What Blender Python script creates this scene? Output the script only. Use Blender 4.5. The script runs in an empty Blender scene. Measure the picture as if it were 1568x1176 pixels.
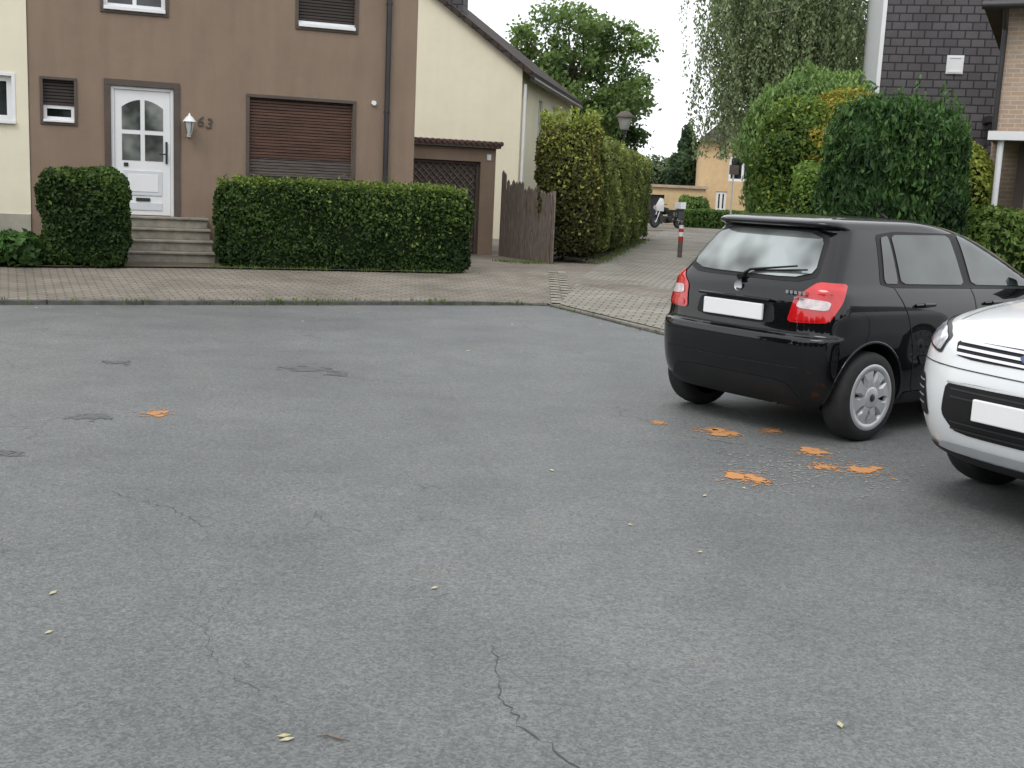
import bpy, bmesh, math, random
import numpy as np
from mathutils import Vector, Matrix
from mathutils.bvhtree import BVHTree
from mathutils.geometry import delaunay_2d_cdt
random.seed(7); rng=np.random.default_rng(7)
scene=bpy.context.scene
COL=scene.collection
# ------------------------------------------------------------------ materials
def nodes_of(m):
    m.use_nodes=True
    nt=m.node_tree
    return nt, nt.nodes, nt.links, nt.nodes["Principled BSDF"]
def vcol(c): return (c[0],c[1],c[2],1.0)
def mat(name,c,rough=.7,metal=0,spec=.5,var=.18,scale=3.0,bump=0,bscale=60,coat=0,stretch=(1,1,1),c2=None,streak=0):
    m=bpy.data.materials.new(name); nt,N,L,P=nodes_of(m)
    P.inputs['Roughness'].default_value=rough; P.inputs['Metallic'].default_value=metal
    P.inputs['Specular IOR Level'].default_value=spec
    P.inputs['Coat Weight'].default_value=coat; P.inputs['Coat Roughness'].default_value=.02
    tc=N.new('ShaderNodeTexCoord'); mp=N.new('ShaderNodeMapping'); mp.inputs['Scale'].default_value=stretch
    L.new(tc.outputs['Object'],mp.inputs['Vector'])
    n=N.new('ShaderNodeTexNoise'); n.inputs['Scale'].default_value=scale; n.inputs['Detail'].default_value=5
    n.inputs['Roughness'].default_value=.65
    L.new(mp.outputs[0],n.inputs['Vector'])
    r=N.new('ShaderNodeValToRGB')
    lo=[x*(1-var) for x in c]; hi=[x*(1+var) for x in (c2 or c)]
    if c2: hi=list(c2); lo=list(c)
    r.color_ramp.elements[0].color=vcol(lo); r.color_ramp.elements[1].color=vcol(hi)
    r.color_ramp.elements[0].position=.32; r.color_ramp.elements[1].position=.68
    L.new(n.outputs['Fac'],r.inputs['Fac']); out=r.outputs[0]
    if streak:
        m2=N.new('ShaderNodeMapping'); m2.inputs['Scale'].default_value=(4,4,.6); L.new(tc.outputs['Object'],m2.inputs['Vector'])
        n3=N.new('ShaderNodeTexNoise'); n3.inputs['Scale'].default_value=1.2; n3.inputs['Detail'].default_value=5; L.new(m2.outputs[0],n3.inputs['Vector'])
        r3=N.new('ShaderNodeValToRGB'); r3.color_ramp.elements[0].position=.35; r3.color_ramp.elements[1].position=.6
        r3.color_ramp.elements[0].color=vcol((1-streak,)*3); r3.color_ramp.elements[1].color=(1,1,1,1); L.new(n3.outputs['Fac'],r3.inputs[0])
        x=N.new('ShaderNodeMix'); x.data_type='RGBA'; x.blend_type='MULTIPLY'; x.inputs[0].default_value=1; L.new(out,x.inputs[6]); L.new(r3.outputs[0],x.inputs[7]); out=x.outputs[2]
    L.new(out,P.inputs['Base Color'])
    if bump:
        b=N.new('ShaderNodeBump'); b.inputs['Strength'].default_value=bump; b.inputs['Distance'].default_value=.01
        n2=N.new('ShaderNodeTexNoise'); n2.inputs['Scale'].default_value=bscale; n2.inputs['Detail'].default_value=3
        L.new(tc.outputs['Object'],n2.inputs['Vector']); L.new(n2.outputs['Fac'],b.inputs['Height']); L.new(b.outputs[0],P.inputs['Normal'])
    return m
def brickmat(name,c1,c2,mortar,bw,bh,ms=.01,rot=0,wall=False,rough=.85,bump=.5,dirt=.35,offset=.5,dscale=.7):
    m=bpy.data.materials.new(name); nt,N,L,P=nodes_of(m)
    P.inputs['Roughness'].default_value=rough; P.inputs['Specular IOR Level'].default_value=.3
    tc=N.new('ShaderNodeTexCoord')
    if wall:
        s=N.new('ShaderNodeSeparateXYZ'); L.new(tc.outputs['Object'],s.inputs[0])
        a=N.new('ShaderNodeMath'); a.operation='ADD'; L.new(s.outputs[0],a.inputs[0]); L.new(s.outputs[1],a.inputs[1])
        cb=N.new('ShaderNodeCombineXYZ'); L.new(a.outputs[0],cb.inputs[0]); L.new(s.outputs[2],cb.inputs[1]); src=cb.outputs[0]
    else:
        mp=N.new('ShaderNodeMapping'); mp.inputs['Rotation'].default_value=(0,0,rot); L.new(tc.outputs['Object'],mp.inputs[0]); src=mp.outputs[0]
    b=N.new('ShaderNodeTexBrick'); b.offset=offset
    b.inputs['Scale'].default_value=1; b.inputs['Brick Width'].default_value=bw; b.inputs['Row Height'].default_value=bh
    b.inputs['Mortar Size'].default_value=ms; b.inputs['Mortar Smooth'].default_value=.3; b.inputs['Bias'].default_value=0
    b.inputs['Color1'].default_value=vcol(c1); b.inputs['Color2'].default_value=vcol(c2); b.inputs['Mortar'].default_value=vcol(mortar)
    L.new(src,b.inputs['Vector'])
    n=N.new('ShaderNodeTexNoise'); n.inputs['Scale'].default_value=dscale; n.inputs['Detail'].default_value=6; n.inputs['Roughness'].default_value=.7
    L.new(tc.outputs['Object'],n.inputs['Vector'])
    r=N.new('ShaderNodeValToRGB'); r.color_ramp.elements[0].color=(1-dirt,1-dirt,1-dirt*1.1,1); r.color_ramp.elements[1].color=(1.1,1.1,1.1,1)
    r.color_ramp.elements[0].position=.35; r.color_ramp.elements[1].position=.62
    L.new(n.outputs['Fac'],r.inputs['Fac'])
    mx=N.new('ShaderNodeMix'); mx.data_type='RGBA'; mx.blend_type='MULTIPLY'; mx.inputs[0].default_value=1
    L.new(b.outputs['Color'],mx.inputs[6]); L.new(r.outputs[0],mx.inputs[7]); L.new(mx.outputs[2],P.inputs['Base Color'])
    bp=N.new('ShaderNodeBump'); bp.inputs['Strength'].default_value=bump; bp.inputs['Distance'].default_value=.01; bp.invert=True
    L.new(b.outputs['Fac'],bp.inputs['Height']); L.new(bp.outputs[0],P.inputs['Normal'])
    return m
def asphalt(name,base=.1):
    m=bpy.data.materials.new(name); nt,N,L,P=nodes_of(m)
    P.inputs['Specular IOR Level'].default_value=.35
    tc=N.new('ShaderNodeTexCoord')
    def noise(s,d=6,r=.6,vec=None):
        n=N.new('ShaderNodeTexNoise'); n.inputs['Scale'].default_value=s; n.inputs['Detail'].default_value=d; n.inputs['Roughness'].default_value=r
        L.new(vec or tc.outputs['Object'],n.inputs['Vector']); return n
    def ramp(src,p0,c0,p1,c1):
        r=N.new('ShaderNodeValToRGB'); r.color_ramp.elements[0].position=p0; r.color_ramp.elements[1].position=p1
        r.color_ramp.elements[0].color=vcol(c0); r.color_ramp.elements[1].color=vcol(c1); L.new(src,r.inputs['Fac']); return r.outputs[0]
    def mul(a,b,mode='MULTIPLY',f=1.0):
        x=N.new('ShaderNodeMix'); x.data_type='RGBA'; x.blend_type=mode
        if isinstance(f,float): x.inputs[0].default_value=f
        else: L.new(f,x.inputs[0])
        L.new(a,x.inputs[6]); L.new(b,x.inputs[7]); return x.outputs[2]
    nb=noise(.35,5,.62)
    big=ramp(nb.outputs['Fac'],.32,(base*.80,base*.84,base*.845),.66,(base*1.08,base*1.125,base*1.11))
    v=N.new('ShaderNodeTexVoronoi'); v.inputs['Scale'].default_value=120; L.new(tc.outputs['Object'],v.inputs['Vector'])
    sp=N.new('ShaderNodeSeparateColor'); L.new(v.outputs['Color'],sp.inputs[0])
    agg=ramp(sp.outputs[0],0,(.72,.72,.72),1,(1.34,1.34,1.33))
    c=mul(big,agg)
    c=mul(c,ramp(noise(30,2,.7).outputs['Fac'],.3,(.86,.86,.86),.7,(1.12,1.12,1.12)))
    n2=noise(1.5,6,.72)
    c=mul(c,ramp(n2.outputs['Fac'],.34,(.86,.86,.87),.60,(1.05,1.05,1.04)))
    c=mul(c,ramp(n2.outputs['Fac'],.62,(1,1,1),.76,(.90,.83,.72)))
    nd=noise(1.6,3,.7)
    ad=N.new('ShaderNodeMix'); ad.data_type='RGBA'; ad.blend_type='ADD'; ad.inputs[0].default_value=.55
    L.new(tc.outputs['Object'],ad.inputs[6]); L.new(nd.outputs['Color'],ad.inputs[7])
    for sc,th,msk in ((.55,.005,.52),(1.9,.012,.58)):
        vv=N.new('ShaderNodeTexVoronoi'); vv.feature='DISTANCE_TO_EDGE'; vv.inputs['Scale'].default_value=sc; L.new(ad.outputs[2],vv.inputs['Vector'])
        cr=ramp(vv.outputs['Distance'],th*.3,(.62,.62,.62),th,(1,1,1))
        mk=ramp(nb.outputs['Fac'] if sc<1 else nd.outputs['Fac'],msk,(0,0,0),msk+.08,(1,1,1))
        sep=N.new('ShaderNodeSeparateColor'); L.new(mk,sep.inputs[0])
        c=mul(c,cr,'MULTIPLY',sep.outputs[0])
    L.new(c,P.inputs['Base Color'])
    rr=ramp(nb.outputs['Fac'],.3,(.55,.55,.55),.7,(.75,.75,.75)); L.new(rr,P.inputs['Roughness'])
    b=N.new('ShaderNodeBump'); b.inputs['Strength'].default_value=.4; b.inputs['Distance'].default_value=.004
    L.new(v.outputs['Distance'],b.inputs['Height']); L.new(b.outputs[0],P.inputs['Normal'])
    return m
def leafmat(name,trans=.35):
    m=bpy.data.materials.new(name); nt,N,L,P=nodes_of(m)
    a=N.new('ShaderNodeAttribute'); a.attribute_name='Col'
    L.new(a.outputs['Color'],P.inputs['Base Color']); P.inputs['Roughness'].default_value=.55; P.inputs['Specular IOR Level'].default_value=.3
    t=N.new('ShaderNodeBsdfTranslucent'); L.new(a.outputs['Color'],t.inputs['Color'])
    x=N.new('ShaderNodeMixShader'); x.inputs[0].default_value=trans
    L.new(P.outputs[0],x.inputs[1]); L.new(t.outputs[0],x.inputs[2]); L.new(x.outputs[0],N['Material Output'].inputs['Surface'])
    return m
M={}
M['asph']=asphalt('asphalt',.150)
M['pave']=brickmat('pavement_blocks',(.275,.245,.21),(.225,.20,.17),(.12,.108,.09),.21,.105,.012,rot=math.radians(-24))
M['path']=brickmat('path_blocks',(.33,.31,.275),(.265,.25,.22),(.115,.11,.085),.22,.11,.014,rot=math.radians(12),dirt=.3)
M['kerb']=mat('kerb_stone',(.085,.082,.077),.85,var=.4,scale=6)
M['brown']=mat('brown_render',(.262,.195,.146),.9,var=.07,scale=1.3,bump=.5,bscale=90,spec=.2,streak=.08)
M['brownD']=mat('dark_brown_trim',(.085,.066,.054),.7,var=.15)
M['cream']=mat('cream_render',(.78,.73,.57),.9,var=.04,scale=1.0,bump=.3,bscale=90,spec=.2,streak=.025)
M['plinth']=mat('grey_plinth',(.36,.34,.28),.9,var=.15,scale=3)
M['white']=mat('white_paint',(.78,.79,.80),.35,var=.03)
M['panel']=mat('white_door_panel',(.62,.65,.68),.4,var=.03)
M['shutter']=mat('wood_shutter',(.040,.022,.016),.55,c2=(.135,.062,.042),scale=2.0,stretch=(.8,1,14))
M['shutD']=mat('dark_shutter',(.035,.026,.022),.6,var=.3,stretch=(1,1,8))
M['wgrey']=mat('weathered_slat',(.05,.042,.038),.7,c2=(.15,.12,.105),scale=3,stretch=(1,1,14))
M['black']=mat('black_plastic',(.012,.012,.013),.5,spec=.3,var=.2)
M['metalD']=mat('dark_metal',(.03,.03,.032),.4,var=.2)
M['conc']=mat('concrete_steps',(.26,.24,.20),.9,var=.3,scale=5,bump=.3)
M['tile']=brickmat('roof_tiles',(.06,.045,.04),(.045,.035,.03),(.015,.012,.012),.25,.3,.02,wall=True)
M['slate']=brickmat('slate_cladding',(.112,.103,.108),(.085,.079,.085),(.026,.024,.028),.32,.20,.020,wall=True,rough=.6,dirt=.2)
M['brick']=brickmat('tan_brick',(.50,.37,.27),(.42,.30,.22),(.50,.46,.40),.22,.075,.01,wall=True,dirt=.12)
M['beige']=mat('beige_render',(.60,.44,.25),.9,var=.08)
M['wood']=mat('weathered_wood',(.10,.082,.068),.85,c2=(.23,.19,.16),scale=5,stretch=(6,6,1))
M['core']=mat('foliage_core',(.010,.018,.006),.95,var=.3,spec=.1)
M['bark']=mat('bark',(.07,.055,.04),.9,var=.35,scale=8,bump=.6,bscale=25)
M['birch']=mat('birch_bark',(.18,.17,.15),.8,c2=(.6,.58,.54),scale=5,stretch=(1,1,4))
M['soil']=mat('soil',(.07,.056,.038),.95,c2=(.12,.10,.068),scale=5,bump=.5)
M['grass']=mat('grass_ground',(.035,.055,.018),.95,c2=(.07,.09,.03),scale=2)
M['leaf']=leafmat('leaves')
M['paintK']=mat('black_car_paint',(.003,.003,.004),.3,spec=.05,var=.05,coat=1)
M['paintW']=mat('white_car_paint',(.82,.84,.85),.25,var=.015,coat=.8)
def glass(name,c,ior,rough=.03,metal=0.):
    m=bpy.data.materials.new(name); nt,N,L,P=nodes_of(m)
    tc=N.new('ShaderNodeTexCoord'); n=N.new('ShaderNodeTexNoise'); n.inputs['Scale'].default_value=2.5
    L.new(tc.outputs['Object'],n.inputs['Vector'])
    r=N.new('ShaderNodeValToRGB'); r.color_ramp.elements[0].color=vcol([x*.4 for x in c]); r.color_ramp.elements[1].color=vcol([x*1.8 for x in c])
    r.color_ramp.elements[0].position=.38; r.color_ramp.elements[1].position=.62
    L.new(n.outputs['Fac'],r.inputs[0]); L.new(r.outputs[0],P.inputs['Base Color'])
    P.inputs['Roughness'].default_value=rough; P.inputs['IOR'].default_value=ior; P.inputs['Metallic'].default_value=metal
    return m
M['glass']=glass('window_glass',(.02,.025,.026),1.6)
M['dglass']=glass('door_glass',(.13,.14,.13),1.6)
M['cglass']=glass('car_glass',(.022,.034,.031),1.9)
M['rglass']=glass('car_rear_glass',(.22,.24,.235),1.9,.05,.55)
M['red']=mat('red_lens',(.55,.008,.012),.12,var=.15,scale=12,coat=1)
M['clear']=mat('clear_lens',(.6,.52,.52),.12,var=.2,scale=25,coat=1)
M['hlamp']=mat('headlamp_lens',(.16,.17,.18),.08,c2=(.75,.77,.8),scale=14,coat=1)
M['chrome']=mat('chrome',(.75,.76,.78),.18,metal=1,var=.05)
M['silver']=mat('silver_hub',(.55,.56,.58),.38,metal=.45,var=.08)
M['plate']=mat('number_plate',(.88,.88,.88),.4,var=.02)
M['rubber']=mat('rubber',(.016,.016,.017),.8,var=.25,scale=20)
M['blue']=mat('blue_badge',(.02,.05,.2),.2,coat=1)
M['orange']=mat('orange_marking',(.58,.25,.075),.95,c2=(.42,.24,.13),scale=30,spec=.1)
M['redpaint']=mat('red_paint',(.45,.03,.02),.5)
M['yleaf']=mat('dry_leaf',(.42,.38,.14),.8,c2=(.5,.48,.35),scale=20)
M['crackm']=mat('crack_dark',(.065,.065,.065),.95,var=.2)  # flat dark colour for the asphalt crack ribbons
M['stain']=mat('oil_stain',(.085,.087,.088),.6,c2=(.12,.124,.124),scale=15)
M['chip']=mat('pale_chips',(.22,.22,.21),.85,c2=(.30,.30,.28),scale=30)
M['lampgl']=mat('lamp_shade',(.6,.62,.62),.4,var=.05)
# ------------------------------------------------------------------ helpers
def root(name,loc=(0,0,0),rz=0):
    e=bpy.data.objects.new(name,None); e.location=loc; e.rotation_euler=(0,0,rz); COL.objects.link(e); e.empty_display_size=.3; return e
class MB:
    def __init__(s): s.v=[];s.f=[];s.m=[];s.ms=[];s.sm=[]
    def mi(s,m):
        if m not in s.ms: s.ms.append(m)
        return s.ms.index(m)
    def add(s,vs,fs,m,smooth=False):
        o=len(s.v); s.v+= [tuple(v) for v in vs]; k=s.mi(M[m])
        for f in fs: s.f.append([i+o for i in f]); s.m.append(k); s.sm.append(smooth)
    def box(s,x0,x1,y0,y1,z0,z1,m):
        vs=[(x0,y0,z0),(x1,y0,z0),(x1,y1,z0),(x0,y1,z0),(x0,y0,z1),(x1,y0,z1),(x1,y1,z1),(x0,y1,z1)]
        s.add(vs,[(0,3,2,1),(4,5,6,7),(0,1,5,4),(1,2,6,5),(2,3,7,6),(3,0,4,7)],m)
    def quad(s,a,b,c,d,m): s.add([a,b,c,d],[(0,1,2,3)],m)
    def cyl(s,p0,p1,r0,r1,m,n=10,caps=True,smooth=True):
        p0=Vector(p0);p1=Vector(p1);d=(p1-p0).normalized(); a=d.orthogonal().normalized(); b=d.cross(a)
        vs=[]
        for p,r in((p0,r0),(p1,r1)):
            for i in range(n):
                t=2*math.pi*i/n; vs.append(p+a*math.cos(t)*r+b*math.sin(t)*r)
        s.add(vs,[(i,(i+1)%n,n+(i+1)%n,n+i) for i in range(n)],m,smooth)
        if caps: s.add(vs,[tuple(range(n))[::-1],tuple(range(n,2*n))],m)
    def tube(s,pts,r,m,n=8):
        for i in range(len(pts)-1):
            ra=r[i] if isinstance(r,list) else r; rb=r[i+1] if isinstance(r,list) else r
            s.cyl(pts[i],pts[i+1],ra,rb,m,n)
    def lathe(s,prof,m,n=32,center=(0,0,0),axis='y'):
        vs=[];c=Vector(center)
        for r,h in prof:
            for i in range(n):
                t=2*math.pi*i/n
                if axis=='y': vs.append(c+Vector((r*math.cos(t),h,r*math.sin(t))))
                else: vs.append(c+Vector((r*math.cos(t),r*math.sin(t),h)))
        k=len(prof)
        s.add(vs,[(j*n+i,j*n+(i+1)%n,(j+1)*n+(i+1)%n,(j+1)*n+i) for j in range(k-1) for i in range(n)],m,True)
    def obj(s,name,parent=None,bevel=0,loc=(0,0,0),rz=0):
        me=bpy.data.meshes.new(name); me.from_pydata(s.v,[],s.f)
        for m in s.ms: me.materials.append(m)
        me.polygons.foreach_set('material_index',s.m); me.polygons.foreach_set('use_smooth',s.sm); me.update()
        o=bpy.data.objects.new(name,me); COL.objects.link(o); o.parent=parent; o.location=loc; o.rotation_euler=(0,0,rz)
        if bevel:
            b=o.modifiers.new('b','BEVEL'); b.width=bevel; b.segments=2; b.limit_method='ANGLE'
        return o
def fn(P,f,seed=0.0):
    x,y,z=P[:,0]*f+seed,P[:,1]*f+seed*1.7,P[:,2]*f-seed
    return (np.sin(1.7*x+1.3*np.sin(1.1*y+.5)+z)+np.sin(1.3*y-1.9*z+1.2*np.sin(x*1.5))+np.sin(2.1*z+.9*x+1.1*np.sin(1.7*y)))/3
def leaf_mesh(name,P,Nn,size,col,parent=None,up=None,aspect=.55):
    n=len(P)
    Nn=Nn/np.maximum(np.linalg.norm(Nn,axis=1,keepdims=True),1e-6)
    T=rng.normal(size=(n,3)) if up is None else up
    T=T-Nn*np.sum(T*Nn,axis=1,keepdims=True); T/=np.maximum(np.linalg.norm(T,axis=1,keepdims=True),1e-6)
    B=np.cross(Nn,T); s=(size*(.7+.6*rng.random(n)))[:,None]
    V=np.empty((n,4,3)); V[:,0]=P-T*s*.5; V[:,1]=P+B*s*aspect*.5; V[:,2]=P+T*s*.5; V[:,3]=P-B*s*aspect*.5
    me=bpy.data.meshes.new(name); me.vertices.add(4*n); me.vertices.foreach_set('co',V.reshape(-1).astype(np.float32))
    me.loops.add(4*n); me.loops.foreach_set('vertex_index',np.arange(4*n,dtype=np.int32))
    me.polygons.add(n); me.polygons.foreach_set('loop_start',np.arange(0,4*n,4,dtype=np.int32))
    try: me.polygons.foreach_set('loop_total',np.full(n,4,dtype=np.int32))
    except Exception: pass
    me.update(calc_edges=True)
    at=me.attributes.new('Col','FLOAT_COLOR','CORNER')
    c=np.ones((n,4,4),dtype=np.float32); c[:,:,:3]=np.clip(col,0.001,1)[:,None,:]
    at.data.foreach_set('color',c.reshape(-1)); me.materials.append(M['leaf'])
    o=bpy.data.objects.new(name,me); COL.objects.link(o); o.parent=parent; return o
def shell(center,half,p,n,amp,freq,depth,rz=0,seed=0.,bottom=False):
    h=np.array(half); ar=np.array([h[1]*h[2],h[0]*h[2],h[0]*h[1]])
    pr=np.array([ar[0],ar[0],ar[1],ar[1],ar[2]*(1 if bottom else .15),ar[2]]);pr=pr/pr.sum()
    f=rng.choice(6,size=n,p=pr); q=rng.uniform(-1,1,(n,3))
    ax=f//2; q[np.arange(n),ax]=np.where(f%2==0,-1,1)
    nr=(np.abs(q)**p).sum(1)**(1/p); q=q/nr[:,None]
    N=np.sign(q)*np.abs(q)**(p-1)/h; N/=np.linalg.norm(N,axis=1,keepdims=True)
    pos=q*h
    d=fn(pos,freq,seed)*amp+fn(pos,freq*3.1,seed+3)*amp*.45
    inn=depth*rng.random(n)**1.6
    pos=pos+N*(d-inn)[:,None]
    c,s=math.cos(rz),math.sin(rz); R=np.array([[c,-s,0],[s,c,0],[0,0,1]])
    return pos@R.T+np.array(center), N@R.T, inn/max(depth,1e-6), q[:,2]
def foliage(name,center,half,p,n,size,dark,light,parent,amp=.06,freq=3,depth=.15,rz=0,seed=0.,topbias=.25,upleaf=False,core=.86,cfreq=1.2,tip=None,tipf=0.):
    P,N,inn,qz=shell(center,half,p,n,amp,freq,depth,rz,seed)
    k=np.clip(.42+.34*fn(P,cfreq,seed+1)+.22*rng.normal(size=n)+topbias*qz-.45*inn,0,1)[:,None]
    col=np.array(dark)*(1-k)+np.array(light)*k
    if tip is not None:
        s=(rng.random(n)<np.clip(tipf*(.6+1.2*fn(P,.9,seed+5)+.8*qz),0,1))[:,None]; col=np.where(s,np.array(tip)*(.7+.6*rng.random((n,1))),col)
    up=None
    Nn=N+rng.normal(size=(n,3))*.75
    if upleaf: up=np.tile([0,0,1.],(n,1))+N*.35+rng.normal(size=(n,3))*.22
    leaf_mesh(name+'_leaves',P,Nn,size,col,parent,up,.36 if upleaf else .55)
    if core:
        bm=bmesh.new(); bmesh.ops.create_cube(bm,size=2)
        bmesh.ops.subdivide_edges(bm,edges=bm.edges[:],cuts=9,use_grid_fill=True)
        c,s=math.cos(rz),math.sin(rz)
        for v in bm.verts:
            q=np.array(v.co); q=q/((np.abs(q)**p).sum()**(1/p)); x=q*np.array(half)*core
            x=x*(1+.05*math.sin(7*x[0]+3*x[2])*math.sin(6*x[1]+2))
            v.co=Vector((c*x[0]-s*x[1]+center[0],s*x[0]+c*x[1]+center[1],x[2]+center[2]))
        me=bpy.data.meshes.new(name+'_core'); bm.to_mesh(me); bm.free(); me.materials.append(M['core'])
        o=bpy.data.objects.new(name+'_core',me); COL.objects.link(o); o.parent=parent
# ------------------------------------------------------------------ ground
def sheet(name,pts,z,m,parent=None):
    mb=MB(); mb.add([(x,y,z) for x,y in pts],[tuple(range(len(pts)))],m); return mb.obj(name,parent)
sheet('ground',[(-600,-600),(600,-600),(600,600),(-600,600)],-.06,'grass')
sheet('road',[(-30,-25),(30,-25),(30,33),(-30,33)],0,'asph')
EX=[-30,-20,-12,-5.94,-3,-1,0.1,.46,.75,1.2,1.78,2.3,2.9,3.8,6,12,20,32]
def ey(x):
    T=[(-30,2.2),(-5.94,13.1),(.1,15.85),(.46,15.9),(.75,15.3),(1.2,14.25),(1.78,12.9),(2.3,12.2),(2.9,11.9),(3.8,12.3),(12,18.3),(32,33)]
    return float(np.interp(x,[t[0] for t in T],[t[1] for t in T]))
def ez(x): return float(np.interp(x,[-.6,.5],[.05,.018]))
def gz(x,y):
    d=y-ey(x); return float(np.interp(d,[0,4],[ez(x),.2]))
def strip(name,xs,rows,m,y_end=None,dz=0):
    mb=MB(); vs=[];w=len(rows)
    for x in xs:
        for r in rows:
            y=min(ey(x)+r,200); vs.append((x,y,gz(x,y)+dz))
    mb.add(vs,[(i*w+j,(i+1)*w+j,(i+1)*w+j+1,i*w+j+1) for i in range(len(xs)-1) for j in range(w-1)],m)
    return mb.obj(name)
strip('pavement',EX,[.11,1,2,3,4,8,15,60],'pave')
mb=MB(); vs=[]
L0=[(.62,15.72),(1.25,14.3),(1.85,12.98),(2.5,12.25),(3.4,12.3),(4.6,13.1)]
def lane(y): return 1.55+(y-22.7)*.172
rows=12
for i,(x,y) in enumerate(L0):
    tx=[.25,.9,2.2,4.0,6.5,9.5][i]
    for j in range(rows):
        t=j/(rows-1); 
        if t<.35:
            a=t/.35; X=x+(1.62+tx*.45-.1-x)*a; Y=y+.12+(22.7-y)*a
        else:
            a=(t-.35)/.65; Y=22.7+a*26; X=1.52+tx*.45+(Y-22.7)*.172
        vs.append((X,Y,gz(X,Y)+.012))
mb.add(vs,[(i*rows+j,(i+1)*rows+j,(i+1)*rows+j+1,i*rows+j+1) for i in range(len(L0)-1) for j in range(rows-1)],'path')
mb.obj('footpath')
kr=root('kerb')
mb=MB()
xs=list(np.arange(-29,.1,.98))+[.1,.46,.75,.97,1.2,1.5,1.78,2.05,2.3,2.6,2.9,3.4,3.8]+list(np.arange(4.6,30,.9))
for a,b in zip(xs[:-1],xs[1:]):
    p=Vector((a,ey(a),0));q=Vector((b,ey(b),0)); d=(q-p).normalized(); n=Vector((-d.y,d.x,0)); g=.005
    za,zb=ez(a)+.004+random.uniform(-.005,.004),ez(b)+.004+random.uniform(-.005,.004); p1=p+d*g; q1=q-d*g; W=.10
    vs=[p1+Vector((0,0,-.05)),q1+Vector((0,0,-.05)),q1+n*W+Vector((0,0,-.05)),p1+n*W+Vector((0,0,-.05)),
        p1+Vector((0,0,za)),q1+Vector((0,0,zb)),q1+n*W+Vector((0,0,zb)),p1+n*W+Vector((0,0,za))]
    mb.add(vs,[(0,3,2,1),(4,5,6,7),(0,1,5,4),(1,2,6,5),(2,3,7,6),(3,0,4,7)],'kerb')
mb.obj('kerb_stones',kr,.008)
mb=MB(); p=Vector((.5,15.95,0)); q=Vector((.55,20.2,0)); d=(q-p).normalized(); n=Vector((d.y,-d.x,0))
for r in range(2):
    for i in range(13):
        a=p+d*(i*.31)+n*(r*.16)+d*(.1*r); b=a+d*.295; z=max(gz(a.x,a.y),.03)+.018
        mb.add([a+Vector((0,0,z)),b+Vector((0,0,z+.003)),b+n*.145+Vector((0,0,z+.003)),a+n*.145+Vector((0,0,z))],[(0,1,2,3)],'conc')
mb.obj('gutter_channel')
sheet('back_road',[(-10,50),(60,44),(60,53),(-10,58)],.222,'pave')
sheet('front_garden_soil',[(-11,14.75),(-6.6,16.3),(-5.6,16.95),(-4.8,17.35),(-1.05,18.75),(-1.3,20.4),(-1.6,23.4),(-12,22)],.212,'soil')
sheet('lawn',[(4.6,14.8),(12,19.5),(16,40),(9.5,47),(8.2,40),(5.6,24)],.232,'grass')
def blot(mb,x,y,rx,ry,m,z=.004,n=22,irr=.45,rot=0):
    vs=[(x,y,z)]
    ph=random.random()*6
    for i in range(n):
        t=2*math.pi*i/n; r=1+irr*(math.sin(3*t+ph)*.4+random.uniform(-.6,.6))
        a,b=rx*r*math.cos(t),ry*r*math.sin(t); vs.append((x+a*math.cos(rot)-b*math.sin(rot),y+a*math.sin(rot)+b*math.cos(rot),z))
    mb.add(vs,[(0,1+i,1+(i+1)%n) for i in range(n)],m)
mb=MB(); kz=0
for x,y,r in [(-2.35,7.41,.065),(1.45,7.61,.095),(1.40,7.66,.06),(1.81,7.75,.05),(1.95,7.12,.085),(1.34,6.35,.085),(1.42,6.33,.05),(2.13,6.69,.09),(1.90,6.72,.05),(1.40,9.13,.05),(1.04,7.85,.03)]:
    for k in range(6):
        kz+=1; blot(mb,x+random.gauss(0,r*.45),y+random.gauss(0,r*.5),r*random.uniform(.35,.65),r*random.uniform(.35,.7),'orange',.003+.00003*(kz%60),20,.22)
    for k in range(110):
        kz+=1; rr=random.uniform(.003,.012); blot(mb,x+random.gauss(0,r*.85),y+random.gauss(0,r*.95),rr,rr,'orange',.003+.00002*(kz%60),7,.3)
mb.obj('orange_paint_marks')
mb=MB()
for i in range(420):
    blot(mb,random.gauss(1.8,.33),random.gauss(6.6,.24),random.uniform(.003,.015),random.uniform(.003,.013),'chip',.0022+.00001*(i%50),8)
mb.obj('worn_asphalt_chips')
mb=MB()
for x,y,rx,ry in [(-1.75,9.5,.16,.10),(-1.45,9.3,.08,.07),(-3.3,9.4,.1,.07),(-2.7,7.2,.10,.06),(-2.75,6.15,.06,.05)]:
    for k in range(60): rr=random.uniform(.06,.30); blot(mb,x+random.gauss(0,rx*.6),y+random.gauss(0,ry*.7),rx*rr,rx*rr,'stain',.0022+.00002*k,10,.4)
mb.obj('oil_stains')
def crack(mb,pts,w=.006):
    P=[Vector((a,b,0)) for a,b in pts]; out=[]
    for a,b in zip(P[:-1],P[1:]):
        n=max(2,int((b-a).length/.025)); dd=(b-a).normalized(); nn=Vector((-dd.y,dd.x,0))
        for i in range(n): out.append(a.lerp(b,i/n)+nn*random.gauss(0,.009))
    out.append(P[-1]); vs=[]
    for i,p in enumerate(out):
        ww=w*random.uniform(.15,1)*min(1,(len(out)-i)/6,(i+1)/6); vs+=[(p.x-ww*.6,p.y-ww*.4,.002),(p.x+ww*.6,p.y+ww*.4,.002)]
    mb.add(vs,[(2*i,2*i+1,2*i+3,2*i+2) for i in range(len(out)-1)],'crackm')
mb=MB()
crack(mb,[(-.03,3.75),(0,3.6),(.0,3.42),(.02,3.29),(.07,3.16),(.16,3.02),(.22,2.92),(.4,2.7)],.005)
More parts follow.
